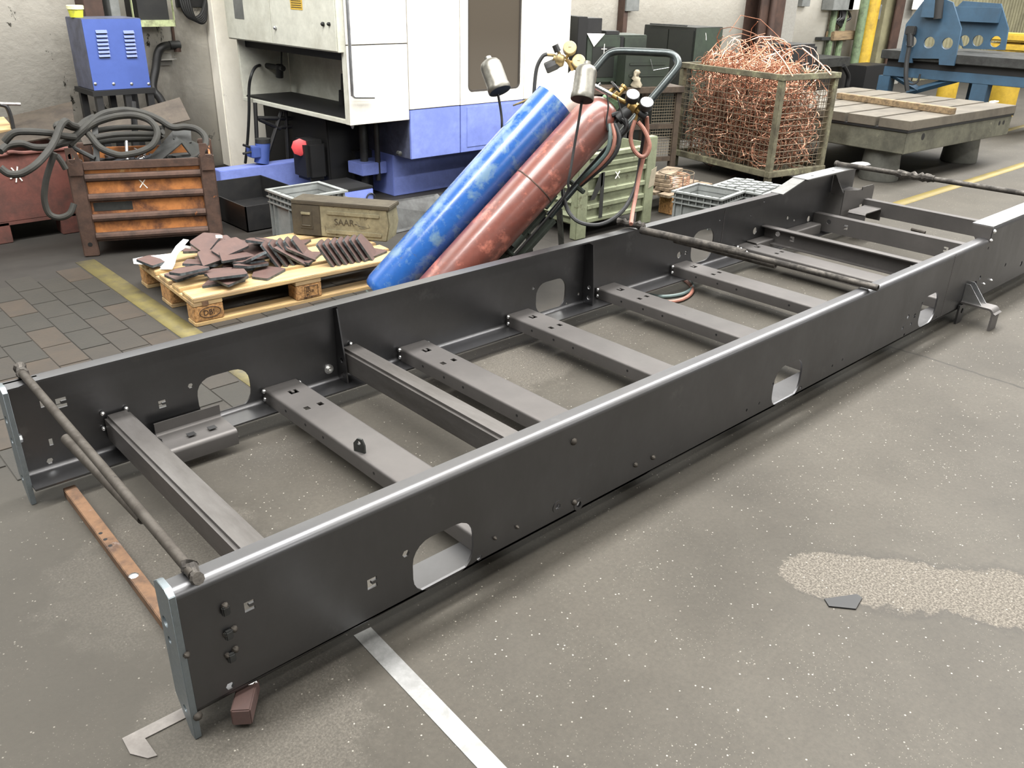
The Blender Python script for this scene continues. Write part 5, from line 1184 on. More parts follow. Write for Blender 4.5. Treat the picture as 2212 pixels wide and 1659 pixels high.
# ---------------------------------------------------------------- below and beside the machine
t = thing('trestle', 'black welded trestle under the machine niche', 'trestle', oy(590, 340, 4.95))
def tt(u, v, y=4.9): return oy(u, v, y)
for a, b in (((551, 222), (557, 350)), ((608, 240), (578, 335)), ((617, 240), (623, 352)), ((634, 240), (652, 300)), ((556, 255), (640, 256)), ((560, 258), (606, 278)), ((604, 275), (640, 272))):
    MB().tube([tt(*a), tt(*b)], .016, 8).build('bar', 'black', t)
t = thing('coolant_pump', 'blue electric pump motor on the beam below the machine niche', 'pump', oy(565, 350, 4.75))
p = oy(565, 352, 4.75); q = oy(568, 308, 4.75); MB().cyl(p, q, .055, 18).build('motor', 'cabinet_blue', t); MB().cyl(q, q + ZA * .03, .058, 18).build('fan_cover', 'dark_metal', t)
MB().box(q.x - .12, q.x - .05, 4.70, 4.8, q.z - .1, q.z - .02).build('terminal_box', 'cabinet_blue', t, bevel=.006); MB().tube([oy(525, 313, 4.72), oy(540, 318, 4.72)], .009, 8).build('lead', 'black', t); MB().tube([oy(525, 332, 4.72), oy(545, 328, 4.72)], .009, 8).build('lead', 'black', t)
a, b = oy(474, 378, 4.7), oy(690, 360, 4.7)
o = MB().box(a.x, MX0 + .6, 4.68, 4.82, .0005, a.z + .03).build('base_beam', 'machine_blue', bevel=.004); tag(o, 'long blue steel base beam on the floor below the machine', 'beam')
t = MB().lathe(oy(648, 318, 4.45), Vector((-.5, -.8, .1)), [(.05, -.03), (.062, -.02), (.064, .012), (.05, .02)], 8).build('red_cap', 'red_plastic'); tag(t, 'round red cap under the machine', 'cap')
t = MB().box(oy(655, 300, 4.4).x, 3.0, 4.36, 4.6, .12, .42).build('gear_housing', 'near_black', bevel=.03); tag(t, 'dark gear housing behind the red cap under the machine', 'gearbox')
t = thing('chip_tray', 'low black chip tray on the floor between stillage and grey crate', 'tray', oz(540, 460, 0))
x0, x1, y0, y1 = 2.0, 2.55, 3.75, 4.6
for bx in ((x0, x1, y0, y0 + .008, .002, .17), (x0, x1, y1 - .008, y1, .002, .17), (x0, x0 + .008, y0, y1, .002, .17), (x1 - .008, x1, y0, y1, .002, .17), (x0, x1, y0, y1, .002, .008)): MB().box(*bx).build('tray_side', 'black', t)
t = thing('tool_chest', 'low blue box with a ring handle behind the grey crate', 'box', oz(780, 450, 0))
a, b = oy(752, 415, 3.75), oy(808, 445, 3.75)
MB().box(a.x - .15, b.x, 3.75, 4.1, .002, a.z + .0).build('chest_body', 'machine_blue', t, bevel=.004); MB().box(a.x - .15, b.x, 3.75, 4.1, a.z + .001, a.z + .02).build('lid', 'near_black', t, bevel=.003)
c_ = oy(801, 428, 3.745); MB().tube([c_ + XA * .035 * math.cos(k * math.pi / 8) + ZA * .035 * math.sin(k * math.pi / 8) for k in range(16)], .005, 6, closed=True).build('ring_handle', 'black', t)
q0, q1 = oz(780, 525, .001), oz(1005, 470, .001)
slab('steel_sheet', 'flat grey steel sheet leaning behind the olive case and blue cylinder', 'sheet', [(q0.x, q0.y + .02, .002), (q1.x, q1.y + .02, .002), tuple(oy(944, 419, q1.y + .16)), tuple(oy(800, 441, q0.y + .16))], .004, 'dark_metal')
# ================================================================ pale green bin
GY = 2.265
g0, g1 = oy(1243, 520, GY), oy(1400, 500, GY); gx0, gx1 = g0.x, g1.x + .02; GZ = .55
gb = thing('green_bin', 'pale green ribbed steel bin with a sprayed number one behind the cart', 'bin', (gx0, GY, 0))
for x in (gx0, gx1 - .1):
    for y in (GY, GY + .72): MB().box(x, x + .1, y, y + .06, .001, GZ if x == gx0 else GZ + .05).build('corner_post', 'bin_green', gb, bevel=.006)
MB().box(gx0 + .1, gx1 - .1, GY + .022, GY + .03, .10, GZ).build('front_panel', 'bin_green', gb)
MB().box(gx0 + .02, gx0 + .03, GY + .06, GY + .72, .10, GZ).build('side_panel', 'bin_green', gb); MB().box(gx1 - .03, gx1 - .02, GY + .06, GY + .72, .10, GZ).build('side_panel', 'bin_green', gb)
MB().box(gx0 + .1, gx1 - .1, GY + .75, GY + .76, .10, GZ).build('back_panel', 'bin_green', gb); MB().box(gx0 + .03, gx1 - .03, GY + .03, GY + .75, .09, .10).build('base', 'bin_green', gb)
for z in (.115, .205, .295, .405, .47, .53):
    m = MB(); m.prism([(.0, -.022), (.022, -.012), (.022, .012), (.0, .022)], (gx0 + .1, GY + .022, z), -YA, ZA, gx1 - gx0 - .2)
    m = MB(); m.add([(gx0 + .1, GY + .022, z - .024), (gx1 - .1, GY + .022, z - .024), (gx1 - .1, GY + .002, z - .012), (gx0 + .1, GY + .002, z - .012), (gx0 + .1, GY + .002, z + .012), (gx1 - .1, GY + .002, z + .012), (gx1 - .1, GY + .022, z + .02), (gx0 + .1, GY + .022, z + .02)], [(0, 1, 2, 3), (3, 2, 5, 4), (4, 5, 6, 7), (0, 3, 4, 7), (1, 6, 5, 2), (0, 7, 6, 1)])
    m.build('rib', 'bin_green', gb)
for k in range(5):
    z = .15 + k * .09; m = MB(); m.add([(gx0 + .02, GY + .06, z - .024), (gx0 + .02, GY + .72, z - .024), (gx0, GY + .72, z), (gx0, GY + .06, z), (gx0 + .02, GY + .72, z + .024), (gx0 + .02, GY + .06, z + .024)], [(0, 1, 2, 3), (3, 2, 4, 5), (0, 3, 5), (1, 4, 2), (0, 5, 4, 1)]); m.build('rib', 'bin_green', gb)
def gpt(u, v, d=0): return oy(u, v, GY - d)
one = MB()
one.obox(gpt(1303, 372), XA, YA, ZA, (-.017, .017), (-.0015, .0), (-.30, .0)); p = gpt(1303, 372)
one.prism([(0, 0), (-.03, -.01), (-.11, -.17), (-.07, -.17), (0, -.08)], p - YA * .0, XA, ZA, .0015); one.build('sprayed_digit', 'spray_black', gb)
m = MB(); c_ = gpt(1334, 378, .001)
for s in (1, -1): m.tube([c_ + XA * .02 * s + ZA * .022, c_ - XA * .02 * s - ZA * .022], .003, 5)
m.build('chalk_mark', 'chalk', gb)
a, b = gpt(1404, 362, .001), gpt(1422, 402, .001)
MB().prism([(a.x, b.z), (a.x + .06, b.z + .015), (a.x + .075, a.z), (a.x + .02, a.z - .02)], (0, GY - .0005, 0), XA, ZA, .002).build('torn_paper', 'rag', gb)
m = MB(); rnd = random.Random(4)
for k in range(26):
    x, y = rnd.uniform(gx0 + .12, gx1 - .12), rnd.uniform(GY + .1, GY + .68); a = rnd.uniform(0, 6.3)
    m.obox((x, y, .40 + rnd.random() * .06), Vector((math.cos(a), math.sin(a), .1)), Vector((-math.sin(a), math.cos(a), .0)), ZA, (-.09, .09), (-.02, .02), (0, .012))
m.box(gx0 + .04, gx1 - .04, GY + .04, GY + .74, .101, .40)
tag(m.build('scrap_fill', 'dark_metal', kind='stuff'), 'dark mixed metal scrap filling the pale green bin', 'scrap', kind='stuff')
o = thing('metal_box', 'dark open steel box standing behind the pale green bin', 'box', (4.5, 3.05, 0))
for bx in ((4.15, 4.95, 3.04, 3.055, .002, .60), (4.15, 4.95, 3.45, 3.465, .002, .60), (4.15, 4.165, 3.04, 3.465, .002, .60), (4.935, 4.95, 3.04, 3.465, .002, .60), (4.15, 4.95, 3.04, 3.465, .30, .31)): MB().box(*bx).build('box_side', 'dark_metal', o)
# broken pallet and wood between bin and crates
wp = thing('broken_pallet', 'weathered broken pallet between the green bin and grey crates', 'pallet', (4.75, 2.5, 0))
MB().box(4.62, 4.72, 2.30, 2.42, .001, .13).build('block', 'block_wood', wp, bevel=.004); MB().box(5.0, 5.1, 2.5, 2.62, .001, .13).build('block', 'block_wood', wp, bevel=.004)
for k in range(3): MB().obox((4.58, 2.30 + k * .13, .131), Vector((.97, .1, 0)).normalized(), Vector((-.1, .97, 0)).normalized(), ZA, (0, .62), (0, .1), (0, .02)).build('board', 'grey_wood', wp, bevel=.002)
rnd = random.Random(11)
for k in range(4):
    a = math.radians(8 + k * 4)
    o = MB().obox((4.66 + .015 * k, 2.36 + k * .02, .153 + k * .027), Vector((math.cos(a), math.sin(a), 0)), Vector((-math.sin(a), math.cos(a), 0)), ZA, (0, .36), (0, .13), (0, .025)).build('wood_offcut', 'grey_wood', bevel=.003)
    tag(o, ('lowest', 'second', 'third', 'topmost')[k] + ' grey wood offcut stacked on the broken pallet', 'offcut', 'wood offcuts on the broken pallet')
t = thing('wire_spool', 'thin copper wire spool rings behind the wood offcuts', 'spool', oz(1465, 400, .02))
c_ = oz(1462, 372, .27)
MB().tube([c_ + Vector((.13 * math.cos(k * math.pi / 10), .13 * math.sin(k * math.pi / 10), 0)) for k in range(20)], .004, 6, closed=True).build('ring', 'cage_wire', t)
for k in range(7): MB().tube([c_ + Vector((.1 * math.cos(j * math.pi / 9), .1 * math.sin(j * math.pi / 9), -.02 - k * .014)) for j in range(18)], .0035, 5, closed=True).build('winding', 'copper', t)
for k in range(6):
    a = k * math.pi / 3; p = c_ + Vector((.13 * math.cos(a), .13 * math.sin(a), 0)); MB().tube([p, p - ZA * .12, Vector((c_.x + .09 * math.cos(a), c_.y + .09 * math.sin(a), c_.z - .125))], .004, 5).build('spoke', 'bright_steel', t)
MB().cyl((c_.x, c_.y, .001), (c_.x, c_.y, c_.z - .12), .035, 12).build('stem', 'dark_metal', t)

# ================================================================ bench with cupboards right of the machine
TZ = .75
T1, T2 = oz(1300, 191, TZ), oz(1480, 187, TZ); tu = (T2 - T1); tl = tu.length; tu.normalize(); tv = Vector((-tu.y, tu.x, 0))
tb_ = thing('work_bench', 'brown steel bench with an open frame right of the machine', 'bench', (T1.x, T1.y, 0))
MB().obox(T1, tu, tv, ZA, (-.1, tl), (0, .66), (-.05, 0)).build('bench_top', 'table_brown', tb_, bevel=.004)
for a in (-.08, tl - .06):
    for b in (.02, .6): MB().obox(Vector((T1.x, T1.y, 0)), tu, tv, ZA, (a, a + .05), (b, b + .05), (.001, TZ - .051)).build('bench_leg', 'table_brown', tb_)
for z in (.12, .4): MB().obox(Vector((T1.x, T1.y, 0)), tu, tv, ZA, (-.08, tl - .06), (.03, .06), (z, z + .04)).build('stretcher', 'table_brown', tb_)
MB().obox(Vector((T1.x, T1.y, 0)), tu, tv, ZA, (-.03, tl - .3), (.2, .6), (.16, TZ - .06)).build('drawer_unit', 'cabinet_black', tb_, bevel=.004)
wm = MB()
for k in range(10): wm.tube([T1 + tu * (tl - .28 + k * .024) + tv * .035 - ZA * .06, T1 + tu * (tl - .28 + k * .024) + tv * .035 - ZA * .58], .0022, 4)
for k in range(22): wm.tube([T1 + tu * (tl - .28) + tv * .035 - ZA * (.06 + k * .024), T1 + tu * (tl - .06) + tv * .035 - ZA * (.06 + k * .024)], .0022, 4)
wm.build('wire_mesh', 'cage_wire', tb_, kind='stuff')
def tpt(u, v, b): return opl(u, v, T1 + tv * b, tv)
# green cupboard
a, b = tpt(1262, 182, .25), tpt(1392, 182, .25); q0 = (a - T1).dot(tu); q1 = (b - T1).dot(tu); hz_ = tpt(1390, 76, .25).z - TZ
gc = thing('green_cupboard', 'dark green two door cupboard with a chalk cross on the bench', 'cupboard', T1 + tu * q0 + tv * .25)
def tbx(name, mat, par, A, B2, Z2, bev=.003): return MB().obox(T1, tu, tv, ZA, A, B2, Z2).build(name, mat, par, bevel=bev)
tbx('carcass', 'cabinet_green', gc, (q0, q1), (.27, .62), (.001, hz_), .004)
mid_ = (q0 + q1) / 2 + .05
for (A, B2) in ((q0 + .01, mid_ - .02), (mid_ + .02, q1 - .01)):
    d_ = MB(); d_.obox(T1, tu, tv, ZA, (A, B2), (.255, .269), (.02, hz_ - .02)); dd = d_.build('door', 'cabinet_green', gc, bevel=.003)
    tbx('door_panel', 'cabinet_black' if A < mid_ - .1 else 'cabinet_green', dd, (A + .05, B2 - .05), (.2515, .2545), (.06, hz_ - .09), .004)
tbx('centre_stile', 'near_black', gc, (mid_ - .018, mid_ + .018), (.262, .269), (.01, hz_ - .01))
c_ = tpt(1305, 106, .2495)
m = MB(); m.tube([c_ - tu * .025, c_ + tu * .025], .003, 5); m.tube([c_ - ZA * .045, c_ + ZA * .04], .003, 5); m.build('chalk_mark', 'chalk', gc)
a = tpt(1250, 181, .3); qa = (a - T1).dot(tu)
o = tbx('black_column', 'near_black', None, (qa - .06, q0 - .004), (.24, .6), (.001, tpt(1250, 36, .24).z - TZ)); tag(o, 'black steel column block at the machine end of the bench', 'block')
o = tbx('black_block', 'black', None, (q0 - .003, q0 + .14), (.26, .5), (hz_ + .001, hz_ + .13)); tag(o, 'black block on top of the green cupboard', 'block')
o = tbx('dark_plates', 'black', None, (q0 + .2, q0 + .33), (.3, .45), (hz_ + .001, hz_ + .03)); tag(o, 'dark flat pad lying on top of the green cupboard', 'pad')
o = slab('paper_sheet', 'white paper sheet hanging by its corner off the green cupboard', 'paper', [tpt(1268, 72, .245), tpt(1307, 73, .245), tpt(1283, 101, .243)], .0008, 'paper')
# green lidded crate and rag
a, b = tpt(1346, 186, .06), tpt(1440, 190, .06); q0_, q1_ = (a - T1).dot(tu), (b - T1).dot(tu); h1 = tpt(1400, 108, .06).z - TZ
gc2 = thing('green_crate', 'dark green metal crate with a wire handle on the bench', 'crate', T1 + tu * q0_)
for (A, B2) in (((q0_, q1_), (.05, .06)), ((q0_, q1_), (.19, .2)), ((q0_, q0_ + .01), (.06, .19)), ((q1_ - .01, q1_), (.06, .19))): tbx('side', 'crate_green', gc2, A, B2, (.001, h1), .002)
tbx('bottom', 'crate_green', gc2, (q0_ + .01, q1_ - .01), (.06, .19), (.001, .01))
for z in (.08, .17): tbx('pressed_rib', 'crate_green', gc2, (q0_ + .04, q1_ - .04), (.045, .05), (z, z + .02))
m = MB(); m.tube([tpt(1405, 128, .04), tpt(1411, 152, .03), tpt(1445, 146, .03)], .003, 6); m.build('wire_handle', 'bright_steel', gc2)
m = MB(); c_ = tpt(1374, 186, .025); rnd = random.Random(5)
m.lathe(Vector((c_.x, c_.y, TZ + .0005)), ZA, [(.04, 0), (.046, .02), (.03, .05), (.035, .07), (.018, .09), (.03, .12), (.012, .14)], 9)
m.v = [(x + rnd.uniform(-.012, .012), y + rnd.uniform(-.012, .012), z) for x, y, z in m.v]
tag(m.build('cloth_rag', 'rag', smooth=70), 'crumpled beige rag standing on the bench before the green crate', 'rag')
# black cupboard further back
KY = 4.3
c0_ = oy(1495, 140, KY); kx0, kx1 = c0_.x, oy(1553, 140, KY).x; kz = oy(1496, 60, KY).z; ky1 = ox(1386, 120, kx0).y
kc = thing('black_cupboard', 'wide black green cupboard behind the bench with a scratched side', 'cupboard', (kx0, KY, 0))
MB().box(kx0 + .01, kx1, KY + .004, ky1, .001, kz).build('carcass', 'cabinet_black', kc, bevel=.004)
km = (KY + ky1) / 2
for (A, B2) in ((KY + .02, km - .004), (km + .004, ky1 - .01)): MB().box(kx0 - .004, kx0 + .009, A, B2, .05, kz - .03).build('door', 'cabinet_black', kc, bevel=.003)
MB().box(kx0 + .012, kx1 - .002, KY, KY + .0035, .02, kz - .006).build('lit_side_sheet', 'cabinet_green', kc)  # lighter green: the stronger light on this side put into the colour
p = oy(1525, 78, KY); MB().tube([(p.x - .012, KY - .001, p.z + .03), (p.x, KY - .001, p.z), (p.x + .01, KY - .001, p.z - .04)], .004, 5).build('scratch', 'chalk', kc)
MB().tube([(kx0 - .02, KY + .1, kz + .012), (kx0 - .02, ky1 - .1, kz + .012)], .008, 6).build('top_rod', 'dark_metal', kc)
o = wbox('machine_bench', 'dark bench with a flat top against the wall behind the copper cage', 'bench', 1770, 128, 1835, 142, 5.0, .7, 'dark_metal'); 
a, b = oy(1775, 142, 5.05), oy(1822, 196, 5.05)
MB().box(a.x, b.x, 5.05, 5.6, .001, a.z).build('bench_body', 'black', o)
o = MB().tube(spline([oy(1822, 142, 4.98), oy(1833, 165, 4.96), oy(1830, 192, 4.96), oy(1838, 202, 4.96)]), .03, 8).build('thick_hose', 'near_black'); tag(o, 'thick black hose curving down from the wall bench', 'hose')
o = wbox('waste_bin', 'black plastic waste bin beside the blue press leg', 'bin', 1872, 143, 1908, 210, 5.2, .4, 'near_black', .01, z0_=.002)
# dark scrap shapes behind the copper heap
for k, (u0, v0, u1, v1, lb_) in enumerate(((1572, 118, 1600, 150, 'black machine part behind the left of the copper heap'), (1706, 98, 1760, 150, 'black machine part behind the right of the copper heap'))):
    wbox('machine_part', lb_, 'machine part', u0, v0, u1, v1, 4.2, .4, 'black', .03, z0_=.002)

# ================================================================ wire cage full of copper
N0 = Vector((5.95, 2.34, 0)); cl = Vector((.22, 1.18, 0)); CLl = cl.length; cl.normalize(); cr = Vector((cl.y, -cl.x, 0)); CRl = .68; CH = .90; CB = .10
cg = thing('wire_cage', 'olive framed wire mesh cage pallet heaped with copper wire', 'cage', N0)
def cgb(name, A, B2, Z2, mat='cage_paint', bev=.004): return MB().obox(N0, cr, cl, ZA, A, B2, Z2).build(name, mat, cg, bevel=bev)
for A in ((0, .05), (CRl - .05, CRl)):
    for B2 in ((0, .05), (CLl - .05, CLl)): cgb('corner_post', A, B2, (.001, CH - .036))
for (A, B2) in (((-.01, CRl + .01), (-.01, .04)), ((-.01, CRl + .01), (CLl - .04, CLl + .01)), ((-.01, .04), (.04, CLl - .04)), ((CRl - .04, CRl + .01), (.04, CLl - .04))):
    cgb('top_rail', A, B2, (CH - .035, CH + .01)); cgb('bottom_rail', A, B2, (CB, CB + .05))
cgb('base', (.05, CRl - .05), (.05, CLl - .05), (CB, CB + .02))
def grid(o, ux, uy, a, b, name):
    m = MB(); r = .0028; n1 = int(a / .05); n2 = int(b / .05)
    for k in range(1, n1): m.tube([o + ux * (a * k / n1), o + ux * (a * k / n1) + uy * b], r, 4)
    for k in range(1, n2): m.tube([o + uy * (b * k / n2), o + uy * (b * k / n2) + ux * a], r, 4)
    return m.build(name, 'cage_wire', cg, kind='stuff')
zb_, hb = CB + .05, CH - .035 - CB - .05
grid(N0 + cr * .05 + cl * .012 + ZA * zb_, cr, ZA, CRl - .1, hb, 'wire_mesh'); grid(N0 + cl * .05 + cr * .012 + ZA * zb_, cl, ZA, CLl - .1, hb, 'wire_mesh')
grid(N0 + cl * (CLl - .02) + cr * .05 + ZA * zb_, cr, ZA, CRl - .1, hb, 'wire_mesh'); grid(N0 + cr * (CRl - .02) + cl * .05 + ZA * zb_, cl, ZA, CLl - .1, hb, 'wire_mesh')
def wires(n, seed, zlo, zhi, mat, r, coil):
    rnd = random.Random(seed); m = MB()
    for k in range(n):
        a, b = rnd.uniform(.06, CRl - .06), rnd.uniform(.06, CLl - .06)
        f = rnd.random(); top = zhi - .42 * ((abs(a - CRl / 2) / CRl) ** 2 + (abs(b - CLl / 2) / CLl) ** 2)
        z = zlo + (top - zlo) * f
        ce = N0 + cr * a + cl * b + ZA * z
        R = rnd.uniform(.05, coil); R = min(R, a - .03, b - .03, CRl - a - .03, CLl - b - .03); R = max(R, .04)
        n_ = Vector((rnd.uniform(-1, 1), rnd.uniform(-1, 1), rnd.uniform(-.4, 1.6))).normalized(); x, y, _ = frame(n_)
        ph = rnd.uniform(0, 6.3); sw = rnd.choice((1.2, 2.4, 4.0, 6.0)); kk = 5 if sw < 3 else 10
        pts = []
        for j in range(kk + 1):
            t_ = ph + sw * j / kk; q = ce + (x * math.cos(t_) + y * math.sin(t_)) * R * (1 + .12 * math.sin(3 * t_ + k)) + n_ * .02 * math.sin(2 * t_)
            pts.append(q)
        m.tube(pts, r * rnd.choice((.8, 1, 1, 1.5)), 4)
    return m
o = wires(1250, 2, CB + .08, CH + .15, 'copper', .0028, .30)
tag(o.build('copper_wire', 'copper', kind='stuff', smooth=60), 'tangled heap of bright copper wire filling the mesh cage', 'copper wire', kind='stuff')
o = wires(650, 5, CB + .06, CH - .12, 'copper_shaded', .003, .28)  # shade between the strands put into the wire colour
tag(o.build('shaded_wire', 'copper_shaded', kind='stuff', smooth=60), 'tangled wire in the mesh cage coloured dark for the shaded inside of the heap', 'copper wire', kind='stuff')
m = MB()
for k in range(4):
    c_ = N0 + cr * .15 + cl * (.2 + .02 * k) + ZA * (.27 + .01 * k); x, y, _ = frame(Vector((-.7, -.6, .35)))
    m.tube([c_ + (x * math.cos(j * math.pi / 10) + y * math.sin(j * math.pi / 10)) * (.12 - .02 * k) for j in range(20)], .005, 6, closed=True)
tag(m.build('copper_coil', 'copper'), 'round coil of copper wire low at the near corner of the cage', 'coil')
for k, (u0, v0, u1, v1, u2, v2) in enumerate(((1657, 90, 1690, 128, 1712, 165), (1733, 104, 1770, 135, 1795, 162), (1660, 96, 1640, 118, 1600, 150))):
    p = [od(u0, v0, 7.5), od(u1, v1, 7.45), od(u2, v2, 7.42)]
    tag(MB().tube(spline(p), .006, 6).build('copper_rod', 'copper'), ('thick copper strand rising at the peak of the heap', 'thick copper strand arching at the right of the heap', 'thick copper strand sloping left from the peak')[k], 'wire')

# ================================================================ cast surface plate with timber
PX0, PY0, PZ = 6.96, 1.70, .55; px_ = Vector((2.04, -.115, 0)); plx = px_.length; px_.normalize(); py_ = Vector((-px_.y, px_.x, 0)); ply = 1.75
sp_ = thing('surface_plate', 'heavy cast iron slotted plate on round concrete legs', 'plate', (PX0, PY0, 0))
O = Vector((PX0, PY0, 0))
nslot = 6; wsl = .03; bw = ply / nslot
for k in range(nslot):
    MB().obox(O, px_, py_, ZA, (0, plx), (k * bw + (wsl / 2 if k else 0), (k + 1) * bw - (wsl / 2 if k < nslot - 1 else 0)), (PZ - .075, PZ)).build('table_strip', 'cast_top', sp_, bevel=.003)
MB().obox(O, px_, py_, ZA, (.004, plx - .004), (.004, ply - .004), (PZ - .095, PZ - .0755)).build('slot_floor', 'near_black', sp_)
MB().obox(O, px_, py_, ZA, (.012, plx - .012), (.012, ply - .012), (PZ - .275, PZ - .0955)).build('casting', 'cast_side', sp_, bevel=.006)
for (a, z) in ((.30, PZ - .15), (1.78, PZ - .15), (1.87, PZ - .15)): MB().cyl(O + px_ * a + py_ * .0115 + ZA * z, O + px_ * a + py_ * .02 + ZA * z, .03 if a < 1 else .022, 14).build('cored_hole', 'near_black', sp_)
for (a, b) in ((.22, .3), (1.75, .3), (.22, 1.4), (1.75, 1.4)):
    c_ = O + px_ * a + py_ * b; MB().lathe(Vector((c_.x, c_.y, .001)), ZA, [(.165, 0), (.17, .01), (.15, PZ - .277)], 28).build('leg', 'cast_leg', sp_)
a, b = oz(1812, 206, PZ + .03), oz(2060, 240, PZ + .03); d_ = (b - a).normalized(); e_ = Vector((-d_.y, d_.x, 0))
o = MB().obox(Vector((a.x, a.y, PZ + .0006)), d_, e_, ZA, (0, (b - a).length), (-.04, .04), (0, .055)).build('timber_beam', 'beam_wood', bevel=.004); tag(o, 'weathered square timber lying across the slotted surface plate', 'timber')
c_ = oz(2147, 221, PZ); tag(MB().obox(Vector((c_.x, c_.y, PZ + .0006)), px_, py_, ZA, (-.06, .06), (-.02, .02), (0, .012)).build('paper_slip', 'paper'), 'small white slip on the far corner of the surface plate', 'paper')

# ================================================================ blue press and its table
QX = 10.6
def qx(u, v, x=QX): return ox(u, v, x)
pr = thing('press_table', 'steel blue press table with holed gantry frames and a thick dark top', 'press', (QX, 3.4, 0))
ta, tc = qx(1905, 107), qx(2212, 135); zt_ = ta.z; y1_, y0_ = ta.y, 1.9
MB().box(QX, QX + 1.3, y0_, y1_, zt_ - .10, zt_).build('table_top', 'dark_metal', pr, bevel=.006)
MB().box(QX + .08, QX + 1.2, y0_ + .05, y1_ - .06, zt_ - .19, zt_ - .101).build('dark_web', 'near_black', pr)
MB().box(QX + .05, QX + .15, y0_, y1_ - .05, zt_ - .30, zt_ - .191).build('long_rail', 'press_blue', pr, bevel=.004)
for (u0, u1) in ((1895, 1920), (2100, 2135)):
    a, b = qx(u0, 180, QX + .05), qx(u1, 180, QX + .05); MB().box(QX + .05, QX + .2, b.y, a.y, .001, zt_ - .301).build('leg', 'press_blue', pr, bevel=.004)
for yy in (y1_ - .9, y1_ - 1.7): MB().box(QX + 1.0, QX + 1.15, yy, yy + .15, .001, zt_ - .191).build('leg', 'press_blue', pr, bevel=.004)
for a, b in (((1928, 160), (1985, 195)), ((1960, 200), (2100, 162))): MB().tube([qx(*a, QX + .1), qx(*b, QX + .1)], .04, 4).build('brace', 'press_blue', pr)
def gantry(x, pts, holes, name='gantry_frame'):
    P2 = [ox(u, v, x) for u, v in pts]; H = [ox(u, v, x) for u, v in holes]
    m = MB(); m.prism([(p.y, p.z) for p in P2], (x, 0, 0), YA, ZA, .03, [circ(h.y, h.z, .065, 18) for h in H]); m.build(name, 'press_blue', pr)
gantry(QX - .035, ((1940, 134), (1970, 136), (1970, 126), (2028, 127), (2028, 140), (2060, 142), (2076, 62), (2058, 5), (2020, -10), (1994, 3), (1957, 52), (1946, 110)), ((1968, 90), (2007, 92), (2046, 94)))
gantry(QX + .85, ((2080, 105), (2170, 108), (2178, 62), (2162, 8), (2080, 2), (2062, 20)), ((2082, 88), (2112, 88), (2150, 90)))
a, b = ox(2064, 14, QX + .8), ox(2160, 30, QX + .8); MB().box(QX + .76, QX + .84, b.y, a.y, b.z - .1, a.z).build('cross_beam', 'press_blue', pr)
a = ox(2015, 20, QX - .04); MB().box(QX - .13, QX - .036, a.y - .09, a.y + .09, a.z - .09, a.z + .35).build('ram_guide', 'press_blue', pr, bevel=.004)
MB().cyl((QX - .09, a.y - .1, a.z - .1), (QX - .09, a.y - .02, a.z + .5), .05, 14).build('ram', 'near_black', pr)
t = thing('hand_pump', 'black valve block with a hanging hose on the blue gantry frame', 'pump', ox(1968, 75, QX - .1))
p = ox(1968, 66, QX - .1); MB().box(QX - .13, QX - .07, p.y - .06, p.y + .06, p.z - .05, p.z + .05).build('valve_block', 'black', t, bevel=.01); MB().cyl(ox(1967, 72, QX - .1), ox(1966, 100, QX - .1), .04, 10).build('handle', 'black', t)
MB().tube(spline([ox(1965, 98, QX - .1), ox(1959, 130, QX - .1), ox(1957, 165, QX - .1), ox(1960, 196, QX - .08)]), .028, 8).build('hose', 'black_rubber', t)
tag(MB().tube(spline([ox(1955, 158, QX - .02), ox(1958, 175, QX - .03), ox(1970, 182, QX - .02), ox(1982, 176, QX), ox(1988, 160, QX)]), .012, 6).build('cable_loop', 'black_rubber'), 'thin black cable looped under the blue press table', 'cable')
for k, (u, lb_) in enumerate(((2045, 'yellow post seen through the holes of the nearer gantry frame'), (2152, 'yellow post beyond the right gantry frame'))):
    p = ox(u, 200, 13.6); tag(MB().cyl((13.6, p.y, .001), (13.6, p.y, .62), .14, 18).build('yellow_post', 'yellow_paint', bevel=.0), lb_, 'post')
t = thing('yellow_machine', 'yellow clamp head standing on a post behind the press table', 'machine', ox(2190, 200, 12.8))
p = ox(2188, 110, 12.8); MB().cyl((12.8, p.y, .001), (12.8, p.y, p.z), .2, 18).build('post', 'yellow_paint', t)
MB().box(12.6, 13.0, p.y - .3, p.y + .28, p.z + .001, p.z + .09).build('jaw', 'yellow_paint', t, bevel=.02); MB().box(12.6, 13.0, p.y - .25, p.y + .3, p.z + .12, p.z + .22).build('jaw', 'yellow_paint', t, bevel=.02); MB().box(12.7, 12.9, p.y - .1, p.y + .1, p.z + .09, p.z + .12).build('jaw_link', 'yellow_paint', t)
tag(MB().obox(Vector((QX + .25, y1_ - 1.72, zt_ + .0006)), Vector((.2, -1, 0)).normalized(), Vector((1, .2, 0)).normalized(), ZA, (0, .35), (0, .05), (0, .03)).build('steel_tool', 'dark_metal', bevel=.004), 'small dark steel tool lying on the press table', 'tool')

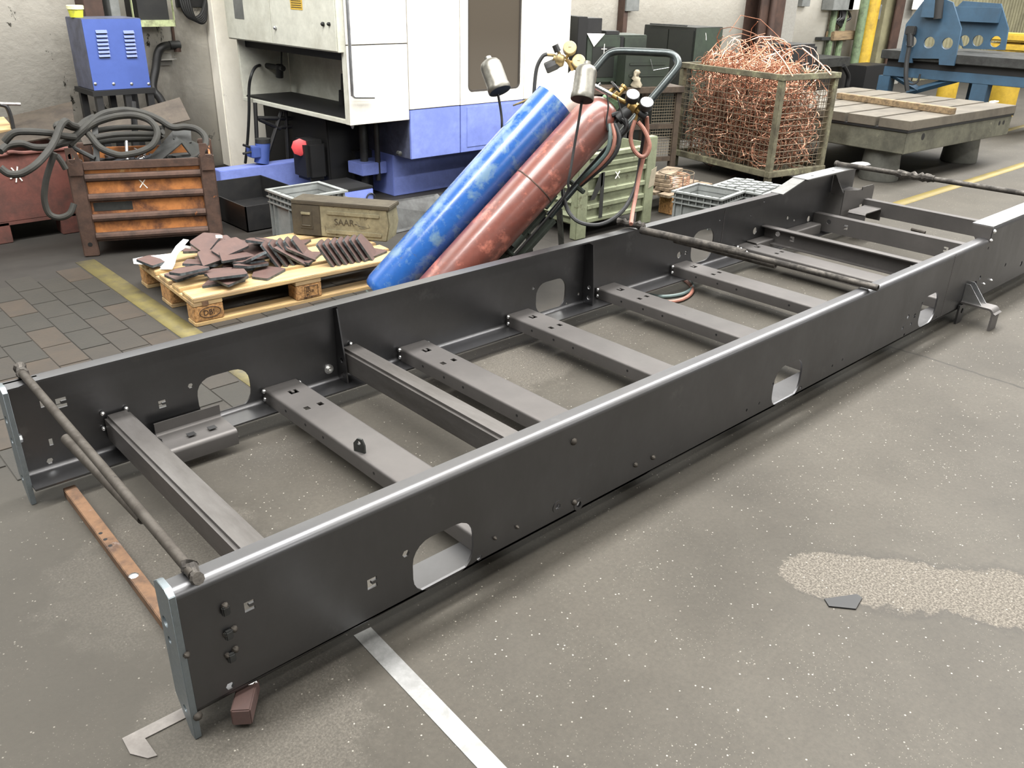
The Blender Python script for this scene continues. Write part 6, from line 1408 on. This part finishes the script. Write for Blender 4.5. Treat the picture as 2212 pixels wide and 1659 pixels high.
# ================================================================ pipes and boxes on the back wall
PYW = WY - .25
a, b = oy(1888, -10, PYW), oy(1850, 192, PYW)
tag(MB().tube([(a.x, PYW, .001), (a.x, PYW, 3.0)], .125, 18).build('gas_pipe', 'yellow_paint'), 'thick yellow gas pipe rising along the back wall', 'pipe')
tag(MB().tube([(a.x - .26, PYW, .001), (a.x - .26, PYW, 3.0)], .07, 12).build('water_pipe', 'conduit_green'), 'dark green pipe running up left of the yellow pipe', 'pipe')
for k, (u, lb_) in enumerate(((1797, 'thin green conduit on the wall left of the other conduit'), (1819, 'thin green conduit on the wall passing the wooden bracket'))):
    p = oy(u, 60, WY - .08); tag(MB().tube([(p.x, WY - .08, .02), (p.x, WY - .08, 1.6)], .05, 10).build('conduit', 'conduit_green'), lb_, 'conduit')
t = thing('switch_box', 'grey electrical switch box on the wall above the conduits', 'switch box', oy(1840, 20, WY - .2))
a, b = oy(1809, -40, WY - .2), oy(1842, 22, WY - .2); MB().box(a.x, b.x, WY - .2, WY - .005, b.z, 1.9).build('box_body', 'grey_panel', t, bevel=.004)
a2, b2 = oy(1843, -40, WY - .2), oy(1866, 21, WY - .2); MB().box(a2.x, b2.x, WY - .2, WY - .005, b2.z, 1.9).build('box_body', 'white_paint', t, bevel=.004)
m = MB(); rnd = random.Random(6)
for k in range(6): m.tube(spline([oy(1815 + 3 * k, 22, WY - .1), oy(1810 + 5 * k + rnd.uniform(-6, 6), 38, WY - .12), oy(1805 + 4 * k, 47, WY - .1), oy(1820, 60, WY - .08)]), .02, 6)
m.build('cable_tail', 'near_black', t)
wbox('switch_box', 'small grey box on the wall right of the yellow pipe', 'switch box', 1893, 10, 1900, 42, WY - .12, .115, 'grey_panel')
wbox('switch_box', 'tiny grey box on the wall high left of the conduits', 'switch box', 1737, -20, 1749, 14, WY - .08, .075, 'grey_panel')
wbox('wooden_bracket', 'brown wooden bracket fixed across the green conduits', 'bracket', 1803, 68, 1848, 86, WY - .16, .15, 'beam_wood', .01)
wbox('wall_stub', 'short dark bracket left of the green conduits', 'bracket', 1776, 81, 1794, 87, WY - .12, .115, 'dark_metal')
wbox('notice', 'white notice on the wall above the blue gantry frame', 'notice', 1978, -20, 2010, 20, WY - .23, .005, 'paper', 0)
wbox('wall_switch', 'dark switch hanging on the wall above the black cupboard', 'switch', 1356, -30, 1380, 24, WY - .12, .115, 'grey_panel')
tag(MB().box(oy(1348, 20, WY - .1).x, oy(1357, 20, WY - .1).x, WY - .1, WY - .005, 0, 3).build('wall_duct', 'column_brown'), 'brown duct on the white wall behind the black cupboard', 'duct')
